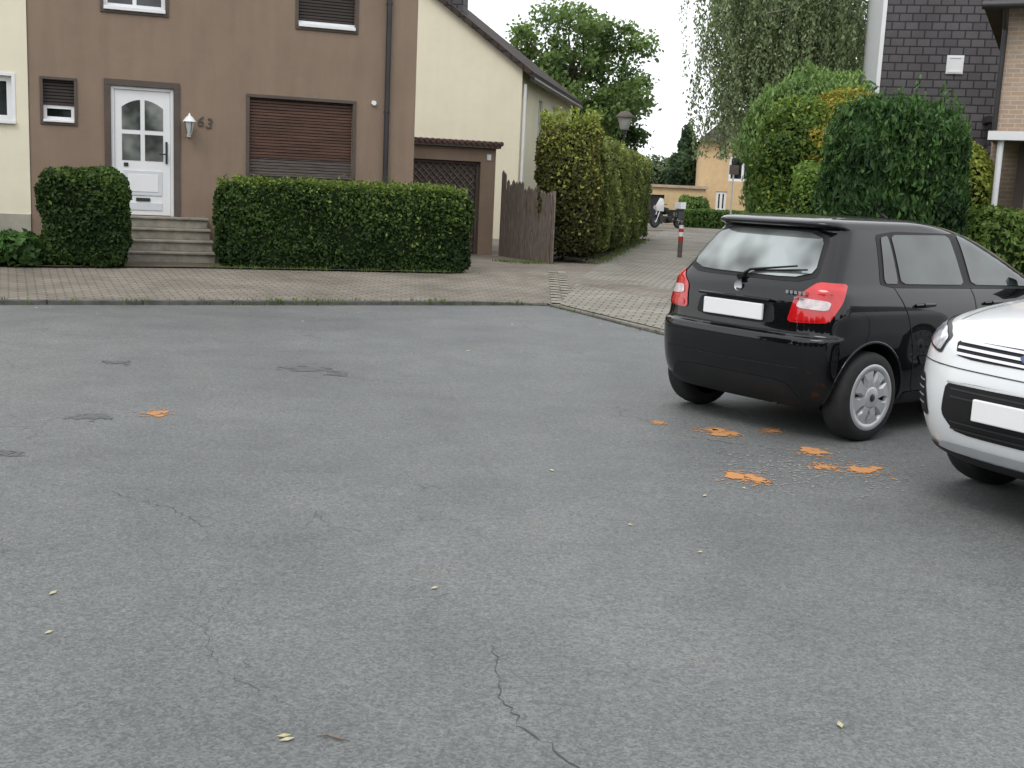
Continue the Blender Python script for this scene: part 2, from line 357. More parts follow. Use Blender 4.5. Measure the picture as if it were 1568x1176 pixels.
crack(mb,[(1.1,7.5),(1.45,7.28),(1.75,7.15)],.006); crack(mb,[(2.1,7.35),(2.5,7.2),(2.8,7.25)],.006)
crack(mb,[(-2.0,5.5),(-1.75,5.3),(-1.6,5.25),(-1.35,4.95),(-1.2,4.95)],.004)
crack(mb,[(-.95,5.35),(-.8,5.05),(-.6,5.0)],.003); crack(mb,[(-1.0,4.2),(-1.05,3.8),(-.9,3.45),(-.6,3.2)],.002)
crack(mb,[(-1.6,9.3),(-.9,9.0),(-.5,9.2)],.005); crack(mb,[(-2.2,3.2),(-1.7,3.4),(-1.5,3.35)],.002)
mb.obj('asphalt_cracks')
mb=MB()
lv_=[(-1.67,4.05),(-.268,4.29),(-.587,3.0),(.872,4.91),(.248,6.31),(.596,5.29),(-1.535,3.68),(1.04,3.25),(1.05,5.9),(1.3,6.1),(-.6,3.02)]+[(random.uniform(-6,2),random.uniform(11,15)) for _ in range(12)]
for x,y in lv_:
    a=random.random()*6; L=random.uniform(.012,.024); w=L*.45
    e=Vector((math.cos(a),math.sin(a),0)); f=Vector((-e.y,e.x,0)); c=Vector((x,y,.006))
    mb.add([c-e*L,c+f*w,c+Vector((0,0,.006)),c-f*w,c+e*L],[(0,1,2),(0,2,3),(1,4,2),(2,4,3)],'yleaf')
mb.obj('fallen_leaves')
mb=MB(); mb.tube([(-.51,3.03,.004),(-.48,3.035,.006),(-.45,3.02,.006),(-.41,3.01,.004)],[.001,.003,.0035,.001],'wood',6); mb.cyl((-.45,3.02,.006),(-.43,3.04,.008),.002,.001,'wood',5); mb.obj('twig')
# ------------------------------------------------------------------ facade helpers
def facade(mb,s0,s1,z0,z1,ops,m,depth=.16,y=0,mrev=None):
    xs=sorted({s0,s1,*[o[0] for o in ops],*[o[1] for o in ops]}); zs=sorted({z0,z1,*[o[2] for o in ops],*[o[3] for o in ops]})
    for a,b in zip(xs[:-1],xs[1:]):
        for c,d in zip(zs[:-1],zs[1:]):
            cx,cz=(a+b)/2,(c+d)/2
            if any(o[0]<cx<o[1] and o[2]<cz<o[3] for o in ops): continue
            mb.quad((a,y,c),(b,y,c),(b,y,d),(a,y,d),m)
    for a,b,c,d in ops:
        r=mrev or m; Y=y+depth
        mb.quad((a,y,c),(a,Y,c),(a,Y,d),(a,y,d),r); mb.quad((b,y,c),(b,Y,c),(b,Y,d),(b,y,d),r)
        mb.quad((a,y,d),(b,y,d),(b,Y,d),(a,Y,d),r); mb.quad((a,y,c),(b,y,c),(b,Y,c),(a,Y,c),r)
def trim(mb,o,w,m,proud=.025,y=0,bottom=True):
    a,b,c,d=o
    mb.box(a-w,a,y-proud,y+.02,c,d,m); mb.box(b,b+w,y-proud,y+.02,c,d,m); mb.box(a-w,b+w,y-proud,y+.02,d,d+w,m)
    if bottom: mb.box(a-w,b+w,y-proud,y+.02,c-w,c,m)
def window(mb,o,y,fr='white',w=.06,gl='glass',bars=()):
    a,b,c,d=o
    mb.box(a,a+w,y,y+.05,c,d,fr); mb.box(b-w,b,y,y+.05,c,d,fr); mb.box(a+w,b-w,y,y+.05,c,c+w,fr); mb.box(a+w,b-w,y,y+.05,d-w,d,fr)
    for x in bars: mb.box(x-w/2,x+w/2,y+.003,y+.047,c+w,d-w,fr)
    mb.box(a+w,b-w,y+.025,y+.03,c+w,d-w,gl)
def shutter(mb,o,y,m,h=.05):
    a,b,c,d=o; z=c
    while z<d-.005:
        t=min(z+h,d); mb.add([(a,y+.02,z),(b,y+.02,z),(b,y,z+.008),(a,y,z+.008),(b,y,t-.008),(a,y,t-.008),(b,y+.02,t),(a,y+.02,t)],[(0,1,2,3),(3,2,4,5),(5,4,6,7)],m); z+=h
A=math.radians(19.5); F0=(-5.2,19.34,0)
# ------------------------------------------------------------------ brown row house
H=root('brown_row_house',F0,A)
mb=MB()
op_door=(-1.54,-.57,.89,2.95); op_win=(.65,2.39,1.63,2.91); op_sm=(-2.55,-2.09,2.32,2.97)
op_u1=(-1.63,-.69,4.12,5.35); op_u2=(1.44,2.40,4.12,5.35)
ops=[op_door,op_win,op_sm,op_u1,op_u2]
facade(mb,-2.76,3.49,.1,6.3,ops,'brown')
mb.box(-2.758,3.488,.17,9,.1,6.298,'brown')
mb.quad((-2.76,0,.1),(-2.76,.17,.1),(-2.76,.17,6.3),(-2.76,0,6.3),'brown'); mb.quad((3.49,0,.1),(3.49,.17,.1),(3.49,.17,6.3),(3.49,0,6.3),'brown')
mb.obj('walls',H)
mb=MB(); mb.add([(-2.8,-.5,6.2),(3.55,-.5,6.2),(3.55,4.5,9.8),(-2.8,4.5,9.8),(-2.8,9.5,6.2),(3.55,9.5,6.2)],[(0,1,2,3),(3,2,5,4),(0,3,4),(1,5,2),(0,4,5,1)],'tile'); mb.obj('roof',H)
mb=MB()
trim(mb,op_door,.10,'brownD',.03,bottom=False)
trim(mb,op_win,.055,'brownD'); trim(mb,op_sm,.045,'brownD'); trim(mb,op_u1,.05,'brownD'); trim(mb,op_u2,.05,'brownD')
mb.box(op_sm[0],op_sm[1],-.05,.1,2.315,2.355,'white'); mb.box(op_u1[0],op_u1[1],-.06,.1,4.115,4.17,'white'); mb.box(op_u2[0],op_u2[1],-.06,.1,4.115,4.17,'white')
mb.box(op_win[0],op_win[1],-.045,.12,1.626,1.655,'wgrey')
mb.obj('window_surrounds',H,.006)
mb=MB(); shutter(mb,(.65,2.39,1.93,2.91),.07,'shutter'); shutter(mb,(.65,2.39,1.655,1.93),.07,'wgrey'); shutter(mb,(1.44,2.40,4.22,5.35),.07,'shutD'); shutter(mb,(-2.55,-2.09,2.58,2.97),.07,'shutD'); mb.obj('roller_shutters',H)
mb=MB(); window(mb,(-2.55,-2.09,2.355,2.58),.09,'white',.05); mb.box(1.44,2.40,.05,.1,4.17,4.22,'white'); window(mb,op_u1[:2]+(4.17,5.35),.09,'white',.06,bars=(-1.16,)); mb.obj('windows',H)
mb=MB()
mb.box(-1.54,-1.49,.02,.1,.89,2.95,'white'); mb.box(-.62,-.57,.02,.1,.89,2.95,'white'); mb.box(-1.49,-.62,.02,.1,2.90,2.95,'white')
mb.box(-1.487,-.623,.05,.09,.90,2.898,'white')
mb.obj('door_leaf',H,.004)
mb=MB()
cx=(-1.487-.623)/2
def pane(xa,xb,za,zb,arch=0,side=0):
    pts=[(xa,za),(xb,za)]
    if arch:
        for i in range(9):
            x=xb+(xa-xb)*i/8; t=(x-cx)/.33; pts.append((x,zb+arch*(1-t*t)))
    else: pts+=[(xb,zb),(xa,zb)]
    mb.add([(x,.044,z) for x,z in pts],[tuple(range(len(pts)))],'dglass')
for sgn in(-1,1):
    xa,xb=(cx-.32,cx-.035) if sgn<0 else (cx+.035,cx+.32)
    pane(xa,xb,1.78,2.2); pane(xa,xb,2.27,2.62,.13)
mb.obj('door_glazing',H)
mb=MB(); mb.box(cx-.30,cx+.30,.036,.052,1.22,1.62,'panel'); mb.box(cx-.24,cx+.24,.028,.036,1.28,1.56,'white'); mb.box(cx-.30,cx+.30,.036,.052,.98,1.10,'panel'); mb.box(cx-.11,cx+.11,.03,.05,1.125,1.18,'metalD')
mb.box(-.70,-.665,.025,.05,1.75,2.1,'metalD'); mb.cyl((-.68,.03,1.9),(-.68,-.02,1.9),.012,.012,'metalD'); mb.cyl((-.68,-.02,1.9),(-.80,-.02,1.9),.011,.011,'metalD')
mb.box(-1.35,-1.28,.036,.05,1.68,1.74,'metalD')
mb.obj('door_fittings',H,.003)
mb=MB()
for i in range(4):
    zt=.37+.173*i; yf=-1.08+.24*i
    mb.box(-1.75,.0-.02*i,yf,-.004,.1 if i==0 else zt-.173,zt-.035,'conc'); mb.box(-1.77,.02-.02*i,yf-.03,-.003,zt-.035,zt,'conc')
mb.obj('door_steps',H,.008)
mb=MB()
mb.box(-.36,-.30,-.03,0,2.2,2.45,'white'); mb.tube([(-.33,-.03,2.28),(-.33,-.12,2.2),(-.33,-.17,2.28)],.01,'white',6)
mb.lathe([(.02,2.22),(.045,2.27),(.085,2.44),(.09,2.45)],'lampgl',8,(-.33,-.17,0),'z'); mb.lathe([(.11,2.44),(.06,2.51),(.02,2.54),(.008,2.58)],'white',8,(-.33,-.17,0),'z')
for i in range(4):
    t=i*math.pi/2+.4; mb.cyl((-.33+.047*math.cos(t),-.17+.047*math.sin(t),2.26),(-.33+.088*math.cos(t),-.17+.088*math.sin(t),2.45),.006,.006,'wgrey',5)
mb.obj('wall_lantern',H)
cu=bpy.data.curves.new('house_number','FONT'); cu.body='63'; cu.size=.24; cu.extrude=.008; cu.space_character=1.15
o=bpy.data.objects.new('house_number',cu); COL.objects.link(o); o.parent=H; o.location=(-.21,-.012,2.40); o.rotation_euler=(math.radians(90),math.radians(12),0); cu.materials.append(M['brownD'])
mb=MB(); mb.cyl((2.97,-.07,.2),(2.97,-.07,6.1),.045,.045,'metalD',12)
for z in (1.0,2.8,4.6): mb.cyl((2.97,-.07,z),(2.97,-.07,z+.03),.055,.055,'metalD',12); mb.box(2.95,2.99,-.03,0,z,z+.03,'metalD')
mb.cyl((-2.8,-.5,6.17),(3.55,-.5,6.17),.07,.07,'metalD',10)
mb.obj('downpipe_and_gutter',H)
mb=MB(); mb.cyl((2.75,-.05,2.95),(2.75,0,2.95),.04,.045,'white',12); mb.obj('wall_fittings',H)
# ------------------------------------------------------------------ cream row house (left)
H=root('cream_row_house',F0,A)
mb=MB(); ow=(-3.75,-3.0,2.3,2.98); ow2=(-3.9,-3.1,4.12,5.35)
facade(mb,-9,-2.764,.85,6.3,[ow,ow2],'cream',y=-.02); mb.box(-9,-2.77,.15,9,.1,6.3,'cream'); mb.box(-9,-2.768,-.04,.14,.1,.85,'plinth'); mb.obj('walls',H)
mb=MB(); window(mb,ow,.05,'white',.08); window(mb,ow2,.05,'white',.08); mb.box(-3.8,-2.95,-.08,.03,2.25,2.3,'white'); mb.box(-3.8,-3.75,-.035,.0,2.3,3.03,'white'); mb.box(-3.0,-2.95,-.035,.0,2.3,3.03,'white'); mb.box(-3.75,-3.0,-.035,.0,2.98,3.03,'white'); mb.obj('windows',H,.004)
mb=MB(); mb.add([(-9,-.5,6.2),(-2.81,-.5,6.2),(-2.81,4.5,9.8),(-9,4.5,9.8),(-9,9.5,6.2),(-2.81,9.5,6.2)],[(0,1,2,3),(3,2,5,4),(0,3,4),(1,5,2),(0,4,5,1)],'tile'); mb.obj('roof',H)
# ------------------------------------------------------------------ garage
H=root('garage',F0,A)
mb=MB(); y=3.4
facade(mb,2.6,6.13,.1,2.42,[(3.2,5.80,.1,2.14)],'brown',.2,y); mb.box(2.6,6.128,y+.21,y+6,.1,2.41,'brown'); mb.quad((6.13,y,.1),(6.13,y+.22,.1),(6.13,y+.22,2.42),(6.13,y,2.42),'brown'); mb.obj('walls',H)
mb=MB(); mb.box(2.55,6.2,y-.12,y+6,2.425,2.50,'brownD')
for i in range(30):
    x=2.6+i*.124; mb.cyl((x,y-.16,2.52),(x,y+.3,2.53),.05,.05,'shutter',8)
mb.obj('roof_edge',H)
mb=MB(); mb.box(3.2,5.8,y+.17,y+.2,.1,2.14,'brownD')
for k in range(-18,30):
    for sg in (1,-1):
        pts=[]
        xa=3.25+k*.15
        for t in np.linspace(0,1.9,40):
            x=xa+t if sg>0 else xa+1.0-t; z=.2+t
            if 3.25<x<5.75: pts.append((x,y+.155 if sg>0 else y+.14,z))
        if len(pts)>1: mb.cyl(pts[0],pts[-1],.014,.014,'wood',4)
mb.box(3.2,3.25,y+.1,y+.16,.1,2.14,'brownD'); mb.box(5.74,5.795,y+.1,y+.16,.1,2.13,'brownD'); mb.box(3.25,5.74,y+.1,y+.16,2.08,2.13,'brownD')
mb.obj('lattice_door',H); mb=MB(); mb.box(5.93,6.02,y-.02,y,2.18,2.30,'white'); mb.obj('number_sign',H)
# ------------------------------------------------------------------ wooden fence
fr=root('wooden_fence'); mb=MB(); p=Vector((-.42,24.4,.2)); q=Vector((.62,22.35,.2)); d=(q-p).normalized(); n=Vector((-d.y,d.x,0)); L=(q-p).length
t=0
while t<L:
    h=1.55-.25*t/L+random.uniform(-.07,.07)+(.12 if t<.25 else 0); w=.10; a=p+d*t; b=a+d*w; off=n*random.uniform(-.01,.01)
    a=a+off;b=b+off; k=n*.022; tilt=d*random.uniform(-.02,.02)
    vs=[a,b,b+k,a+k]; top=[v+Vector((0,0,h))+tilt for v in vs]
    mid=[(a+b)/2+Vector((0,0,h+.05))+tilt,(a+b)/2+k+Vector((0,0,h+.05))+tilt]
    mb.add(vs+top+mid,[(0,1,5,8,4),(3,7,9,6,2),(1,2,6,5),(0,4,7,3),(4,8,9,7),(8,5,6,9)],'wood'); t+=w+.035
for z in(.35,1.05): mb.tube([p+n*.05+Vector((0,0,z)),q+n*.05+Vector((0,0,z))],.035,'wood',4)
for t in (0.02,L*.5,L-.1): mb.cyl(p+d*t+n*.08,p+d*t+n*.08+Vector((0,0,1.4)),.045,.045,'wood',8)
mb.obj('boards',fr)
# ------------------------------------------------------------------ cream gable house
H=root('cream_gable_house',(-.1,33,0),math.radians(-10.6))
mb=MB()
E=4.95;R=E+.73*4
mb.add([(-8,0,.1),(0,0,.1),(0,0,E),(-4,0,R),(-8,0,E)],[(0,1,2,3,4)],'cream')
sw=[(.35,.95),(2.9,3.7),(5.6,6.4),(7.6,8.2)]
s2=MB(); facade(s2,0,10,.1,E,[(a,b,2.9,4.35) for a,b in sw],'cream',.14)
o=len(mb.v); mb.v+=[(-yy,xx,zz) for xx,yy,zz in s2.v]; k=mb.mi(M['cream'])
for f in s2.f: mb.f.append([i+o for i in f]); mb.m.append(k); mb.sm.append(False)
mb.box(-8,-.15,.01,10,.1,E,'cream'); mb.add([(-8,10,.1),(0,10,.1),(0,10,E),(-4,10,R),(-8,10,E)],[(0,1,2,3,4)],'cream')
mb.obj('walls',H)
mb=MB()
for a,b in sw:
    mb.box(-.10,-.06,a+.0,b,2.9,4.35,'glass'); mb.box(-.07,-.03,a,a+.06,2.9,4.35,'white'); mb.box(-.07,-.03,b-.06,b,2.9,4.35,'white'); mb.box(-.07,-.03,(a+b)/2-.03,(a+b)/2+.03,2.9,4.35,'white')
mb.obj('windows',H)
mb=MB()
for sg in(-1,1):
    x1=-4+sg*4.35; z1=R-.73*4.35
    mb.add([(-4,-.18,R+.16),(x1,-.18,z1+.16),(x1,10.2,z1+.16),(-4,10.2,R+.16),(-4,-.18,R-.02),(x1,-.18,z1-.02),(x1,10.2,z1-.02),(-4,10.2,R-.02)],[(0,1,2,3),(4,7,6,5),(0,4,5,1),(1,5,6,2),(2,6,7,3)],'tile')
mb.obj('roof',H)
mb=MB(); mb.box(-2.6,-2.0,.9,1.5,6.0,8.0,'slate'); mb.cyl((.32,-.15,E-.28),(.32,10.1,E-.28),.07,.07,'metalD'); mb.cyl((.08,.12,.2),(.08,.12,E-.4),.045,.045,'white')
mb.obj('chimney_gutter_downpipe',H)
# ------------------------------------------------------------------ slate clad house
H=root('slate_clad_house',(9.0,30,0),math.radians(-13))
mb=MB(); mb.box(0,7.5,0,8,.1,9,'slate'); mb.box(-.06,-.002,.05,8,.1,9,'white'); mb.obj('walls',H)
mb=MB(); mb.box(-.10,0,-.06,0,.1,9,'white'); mb.box(1.55,1.95,-.04,-.004,4.95,5.4,'white'); window(mb,(1.58,1.92,4.98,5.37),-.055,'white',.04,'lampgl')
mb.obj('verge_and_vent',H)
mb=MB(); mb.box(2.65,3.9,-.6,-.003,.2,3.75,'slate'); mb.box(2.55,4.0,-.72,-.003,3.75,3.9,'metalD'); window(mb,(2.95,3.75,2.5,3.65),-.66,'white',.09,'lampgl'); mb.obj('bay_window',H)
mb=MB(); mb.add([(-.3,-.3,9),(7.8,-.3,9),(7.8,4,12),(-.3,4,12),(-.3,8.3,9),(7.8,8.3,9)],[(0,1,2,3),(3,2,5,4),(0,3,4),(1,5,2)],'tile'); mb.obj('roof',H)
# ------------------------------------------------------------------ brick house right
H=root('tan_brick_house',(8.0,20,0),math.radians(-25))
mb=MB(); mb.box(0,6,0,8,.1,5.0,'brick'); mb.obj('walls',H)
mb=MB(); mb.add([(-.35,-.5,4.95),(6.3,-.5,4.95),(6.3,4,7.8),(-.35,4,7.8),(-.35,8.5,4.95),(6.3,8.5,4.95)],[(0,1,2,3),(3,2,5,4),(0,3,4),(1,5,2),(0,4,5,1)],'tile'); mb.cyl((-.35,-.5,4.93),(6.3,-.5,4.93),.07,.07,'metalD'); mb.tube([(.02,-.45,4.9),(.02,-.1,4.6),(.02,-.07,2.95)],.045,'metalD'); mb.obj('roof_and_gutter',H)
mb=MB(); mb.box(.02,3,-1.2,-.003,2.74,2.84,'wood'); mb.box(0,3.02,-1.23,-1.20,2.72,2.86,'white'); mb.cyl((.20,-1.1,.2),(.20,-1.1,2.74),.05,.05,'white',12); window(mb,(.7,1.6,.3,2.3),-.04,'white',.08); mb.box(.45,.6,-.3,-.003,.2,2.7,'brownD'); mb.obj('porch_canopy',H)
# ------------------------------------------------------------------ far buildings
H=root('beige_house',(10.4,66,0),math.radians(-6))
mb=MB(); wo=[(1.3,2.9,2.7,4.1),(4,5.2,2.7,4.1),(.7,1.3,1.0,2.1),(3,4.4,1.0,2.1)]
facade(mb,-.2,9,.1,4.9,wo,'beige'); mb.box(-.2,9,.17,8,.1,4.89,'beige'); mb.obj('walls',H)
mb=MB(); [window(mb,o,.06,'white',.14,'glass',((o[0]+o[1])/2,)) for o in wo]; mb.obj('windows',H)
mb=MB(); mb.add([(-.5,-.5,4.85),(9.3,-.5,4.85),(8.3,4,6.8),(1.5,4,6.8),(-.5,8.5,4.85),(9.3,8.5,4.85)],[(0,1,2,3),(3,2,5,4),(0,3,4),(1,5,2)],'tile'); mb.obj('roof',H)
H=root('beige_garage',(5.4,63,0),math.radians(-4))
mb=MB(); facade(mb,0,4.6,.1,2.15,[(.9,2.4,.1,1.75)],'beige',.2); mb.box(0,4.6,.21,6,.1,2.1,'beige'); mb.box(-.1,4.7,-.15,6,2.155,2.3,'brick'); mb.box(.9,2.4,.17,.2,.1,1.75,'metalD'); mb.obj('walls',H)
# ------------------------------------------------------------------ hedges & shrubs
ca,sa=math.cos(A),math.sin(A)
def loc(s,y,z): return (F0[0]+s*ca-y*sa,F0[1]+s*sa+y*ca,z)
R_=root('clipped_hedge')
DG,LG=(.014,.035,.007),(.075,.138,.028)
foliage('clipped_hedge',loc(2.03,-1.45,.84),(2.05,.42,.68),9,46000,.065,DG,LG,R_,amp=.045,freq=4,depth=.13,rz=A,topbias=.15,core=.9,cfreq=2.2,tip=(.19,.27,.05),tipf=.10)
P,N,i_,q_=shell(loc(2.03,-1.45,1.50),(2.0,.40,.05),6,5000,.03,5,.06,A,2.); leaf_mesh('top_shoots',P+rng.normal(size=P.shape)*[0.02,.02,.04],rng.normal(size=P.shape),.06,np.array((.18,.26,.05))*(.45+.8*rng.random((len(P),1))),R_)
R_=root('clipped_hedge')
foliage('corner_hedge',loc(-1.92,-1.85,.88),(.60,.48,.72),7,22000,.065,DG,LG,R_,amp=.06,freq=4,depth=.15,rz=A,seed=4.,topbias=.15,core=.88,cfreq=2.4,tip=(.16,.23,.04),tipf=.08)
R_=root('garden_plants')
for i in range(9):
    c=loc(-2.75-.35*(i%5)-.1*random.random(),-1.7-.45*(i//5)-random.random()*.2,.32+.12*random.random())
    foliage('plant_%d'%i,c,(.32,.3,.26),2,600,.13,(.03,.07,.015),(.12,.26,.06),R_,amp=.05,depth=.2,seed=i,core=.5)
R_=root('tall_hornbeam_hedge')
ph=math.atan2(.985,.172)
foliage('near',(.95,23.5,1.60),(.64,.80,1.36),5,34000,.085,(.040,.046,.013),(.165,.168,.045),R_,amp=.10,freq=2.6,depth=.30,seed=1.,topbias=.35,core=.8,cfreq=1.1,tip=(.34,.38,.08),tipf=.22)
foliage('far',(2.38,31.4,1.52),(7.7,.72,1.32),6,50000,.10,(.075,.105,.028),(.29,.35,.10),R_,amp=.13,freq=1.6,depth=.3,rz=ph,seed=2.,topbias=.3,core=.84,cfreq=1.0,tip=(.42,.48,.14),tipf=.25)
P=[]
for i in range(230):
    x=rng.uniform(.35,1.5); y=rng.uniform(22.8,24.2); t=rng.uniform(.1,.42)
    if rng.random()<.4: y=rng.uniform(24,34); x=lane(y)-.7+rng.uniform(-.6,.3); t*=.6
    m=int(30*t)+3; hh=np.linspace(0,t,m); P.append(np.stack([x+rng.normal(0,.15)*hh,y+rng.normal(0,.15)*hh,2.82+hh],1)+rng.normal(size=(m,3))*.02)
P=np.concatenate(P); leaf_mesh('top_shoots',P,rng.normal(size=P.shape),.09,np.array((.32,.39,.08))*(.5+.8*rng.random((len(P),1))),R_)
R_=root('thuja_bush')
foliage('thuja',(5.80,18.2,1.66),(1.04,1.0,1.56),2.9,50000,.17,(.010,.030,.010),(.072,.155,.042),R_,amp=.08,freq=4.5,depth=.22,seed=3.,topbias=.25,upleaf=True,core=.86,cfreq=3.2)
P=[];U=[]
for i in range(420):
    a=rng.uniform(0,6.283); zz=rng.uniform(-.9,.95); rr=(1-abs(zz)**2.9)**(1/2.9); x0=5.80+1.02*math.cos(a)*rr; y0=18.2+1.0*math.sin(a)*rr; z0=1.6+1.5*zz
    m=16; hh=np.linspace(0,.42,m); P.append(np.stack([x0+math.cos(a)*(.04+.10*hh),y0+math.sin(a)*(.04+.10*hh),z0+hh],1)+rng.normal(size=(m,3))*.025)
P=np.concatenate(P); leaf_mesh('thuja_sprays',P,rng.normal(size=P.shape),.11,np.array((.085,.175,.045))*(.5+.8*rng.random((len(P),1))),R_,np.tile([0,0,1.],(len(P),1))+rng.normal(size=P.shape)*.3,.4)
R_=root('golden_shrub')
foliage('green',(5.85,25,1.9),(.80,1.1,1.85),2.8,26000,.10,(.035,.08,.015),(.19,.30,.055),R_,amp=.18,freq=2.2,depth=.35,seed=5.,core=.8,tip=(.32,.38,.07),tipf=.15)
foliage('gold',(6.75,24.8,2.25),(.95,1.1,1.72),2.5,28000,.10,(.12,.14,.02),(.46,.43,.07),R_,amp=.2,freq=2.2,depth=.4,seed=6.,core=.78,tip=(.55,.47,.08),tipf=.25)
R_=root('willow_shrub')
foliage('feathery',(7.6,30.5,2.8),(1.9,1.4,2.15),2.4,26000,.17,(.09,.17,.045),(.29,.43,.13),R_,amp=.28,freq=2,depth=.6,seed=7.,core=.7,upleaf=True)
R_=root('lime_hedge')
foliage('lime',(4.95,19.8,1.2),(.32,.7,1.05),3.5,8000,.07,(.08,.16,.025),(.27,.41,.07),R_,amp=.06,depth=.15,seed=8.)
R_=root('garden_shrub')
foliage('yellow',(7.45,19.6,1.5),(.42,.7,1.2),2.4,8000,.09,(.12,.16,.025),(.38,.43,.08),R_,amp=.1,depth=.25,seed=9.)
foliage('low',(7.7,18.4,.9),(.7,.7,.8),2.4,9000,.09,(.05,.10,.02),(.20,.30,.06),R_,amp=.1,depth=.25,seed=10.)
R_=root('low_box_hedge'); foliage('box',(9.6,56.5,.62),(2.0,.5,.50),5,8000,.14,(.04,.09,.02),(.14,.25,.05),R_,amp=.05,depth=.15,seed=11.,rz=-.08)
R_=root('distant_shrubs')
for i,(x,y,h) in enumerate([(9.1,61,1.0),(12.3,59,.9),(13.2,59,1.2),(14.5,58,1.8)]): foliage('shrub_%d'%i,(x,y,h*.8),(.9,.8,h),2.3,4000,.16,(.05,.11,.02),(.19,.30,.06),R_,amp=.15,depth=.3,seed=12.+i)
P=[];U=[]
def tuft(x,y,z,n,r,h):
    for i in range(n):
        P.append((x+random.gauss(0,r),y+random.gauss(0,r),z+h*.4)); U.append((random.gauss(0,.4),random.gauss(0,.4),1))
for i in range(170):
    x=random.gauss(-2.9,.5) if random.random()<.25 else (random.uniform(-7.5,.3) if random.random()<.8 else random.uniform(.3,1.8)); tuft(x,ey(x)+random.choice([-.02,.0,.11]),ez(x) if random.random()<.4 else -.01,random.randint(2,7),.03,.03)
for i in range(160):
    t=random.random(); y=22.5+t*15; tuft(lane(y)-.05+random.uniform(-.05,.2),y,.2,8,.08,.1)
for i in range(50): tuft(random.uniform(-.4,.7),random.uniform(22.0,22.4),.2,8,.08,.06)
for i in range(60):
    s=random.uniform(-.1,4.1); a=loc(s,-1.95,.2); tuft(a[0],a[1],.2,6,.05,.05)
P=np.array(P);U=np.array(U); leaf_mesh('grass_tufts',P,rng.normal(size=P.shape)*[1,1,.2],.075,np.array((.13,.20,.045))*(.5+rng.random((len(P),1))),None,U,.14)
# ------------------------------------------------------------------ trees
def limbs(mb,base,top,r,ends,m):
    base=Vector(base);top=Vector(top); k=6; pts=[base.lerp(top,i/k)+Vector((math.sin(i*1.3)*.06*r*5,math.cos(i*1.7)*.05*r*5,0))*(i/k) for i in range(k+1)]
    mb.tube(pts,[r*(1.25 if i==0 else 1-.6*i/k) for i in range(k+1)],m,10)
    for e in ends:
        e=Vector(e); t=random.uniform(.4,.95); s=base.lerp(top,t); md=s.lerp(e,.5)+Vector((random.gauss(0,.15),random.gauss(0,.15),random.uniform(.1,.5)))
        r0=r*.42*(1.1-t*.6); mb.tube([s,md,e],[r0,r0*.6,r0*.2],m,6)
def crown_tree(name,base,h0,center,half,nc,npc,ls,dark,light,m='bark',r=.25,cr=(.6,1.1),fill=.9,flat=.85):
    R=root(name); C=[]
    while len(C)<nc:
        q=rng.normal(size=3); q/=np.linalg.norm(q); rr=rng.random()**.42
        c=np.array(center)+q*rr*np.array(half)*fill; C.append(c)
    C=np.array(C); mb=MB(); limbs(mb,base,(center[0],center[1],center[2]+half[2]*.4),r,[tuple(c) for c in C[::3]],m); mb.obj('trunk_and_limbs',R)
    Ps=[];cs=[]
    for c in C:
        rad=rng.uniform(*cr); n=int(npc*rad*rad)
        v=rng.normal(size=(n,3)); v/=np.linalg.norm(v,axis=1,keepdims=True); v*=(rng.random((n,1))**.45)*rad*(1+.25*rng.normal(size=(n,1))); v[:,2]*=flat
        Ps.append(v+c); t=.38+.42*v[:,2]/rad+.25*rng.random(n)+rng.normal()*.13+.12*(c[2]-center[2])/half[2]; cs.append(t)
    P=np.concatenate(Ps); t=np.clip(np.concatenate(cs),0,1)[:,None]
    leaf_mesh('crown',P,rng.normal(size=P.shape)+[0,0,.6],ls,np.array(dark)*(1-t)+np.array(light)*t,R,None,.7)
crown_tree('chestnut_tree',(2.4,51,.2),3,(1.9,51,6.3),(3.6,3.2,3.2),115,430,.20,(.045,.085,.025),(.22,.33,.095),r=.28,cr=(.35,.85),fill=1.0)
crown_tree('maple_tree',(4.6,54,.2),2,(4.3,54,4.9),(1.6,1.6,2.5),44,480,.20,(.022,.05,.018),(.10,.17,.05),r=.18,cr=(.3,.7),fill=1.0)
R=root('weeping_birch_tree'); base=(9.3,40,.2); mb=MB(); ends=[]
for i in range(34):
    a=random.random()*6.28; rr=random.uniform(.8,3.5); ends.append((9.2+rr*math.cos(a),40+rr*math.sin(a),random.uniform(6,11.5)))
limbs(mb,base,(9.3,40,12),.2,ends,'birch'); mb.obj('trunk_and_limbs',R)
Ps=[];Us=[];ts=[]
for i in range(640):
    a=random.random()*6.28; rr=3.9*math.sqrt(random.random()); top=random.uniform(5.0,12.5)
    e=random.choice(ends); x0=.45*e[0]+.55*(9.15+rr*math.cos(a)); y0=.45*e[1]+.55*(40+rr*math.sin(a)); z0=e[2]*.55+top*.45
    ln=random.uniform(1.6,5.8); ln=min(ln,z0-3.0)
    if ln<.5: continue
    n=int(ln*32); h=np.linspace(0,ln,n); out=.25*(1-np.exp(-h*2)); dx,dy=math.cos(a)*out,math.sin(a)*out
    wv=.12*np.sin(h*1.5+a*3)
    Ps.append(np.stack([x0+dx+wv,y0+dy,z0-h],1)+rng.normal(size=(n,3))*[.09,.09,.04]); ts.append(np.clip(.45+.25*rng.normal(size=n)+rng.normal()*.15,0,1))
P=np.concatenate(Ps);t=np.concatenate(ts)[:,None]; U=np.tile([0,0,-1.],(len(P),1))+rng.normal(size=P.shape)*.35
leaf_mesh('hanging_foliage',P,rng.normal(size=P.shape),.15,np.array((.12,.165,.08))*(1-t)+np.array((.36,.44,.22))*t,R,U,.45)
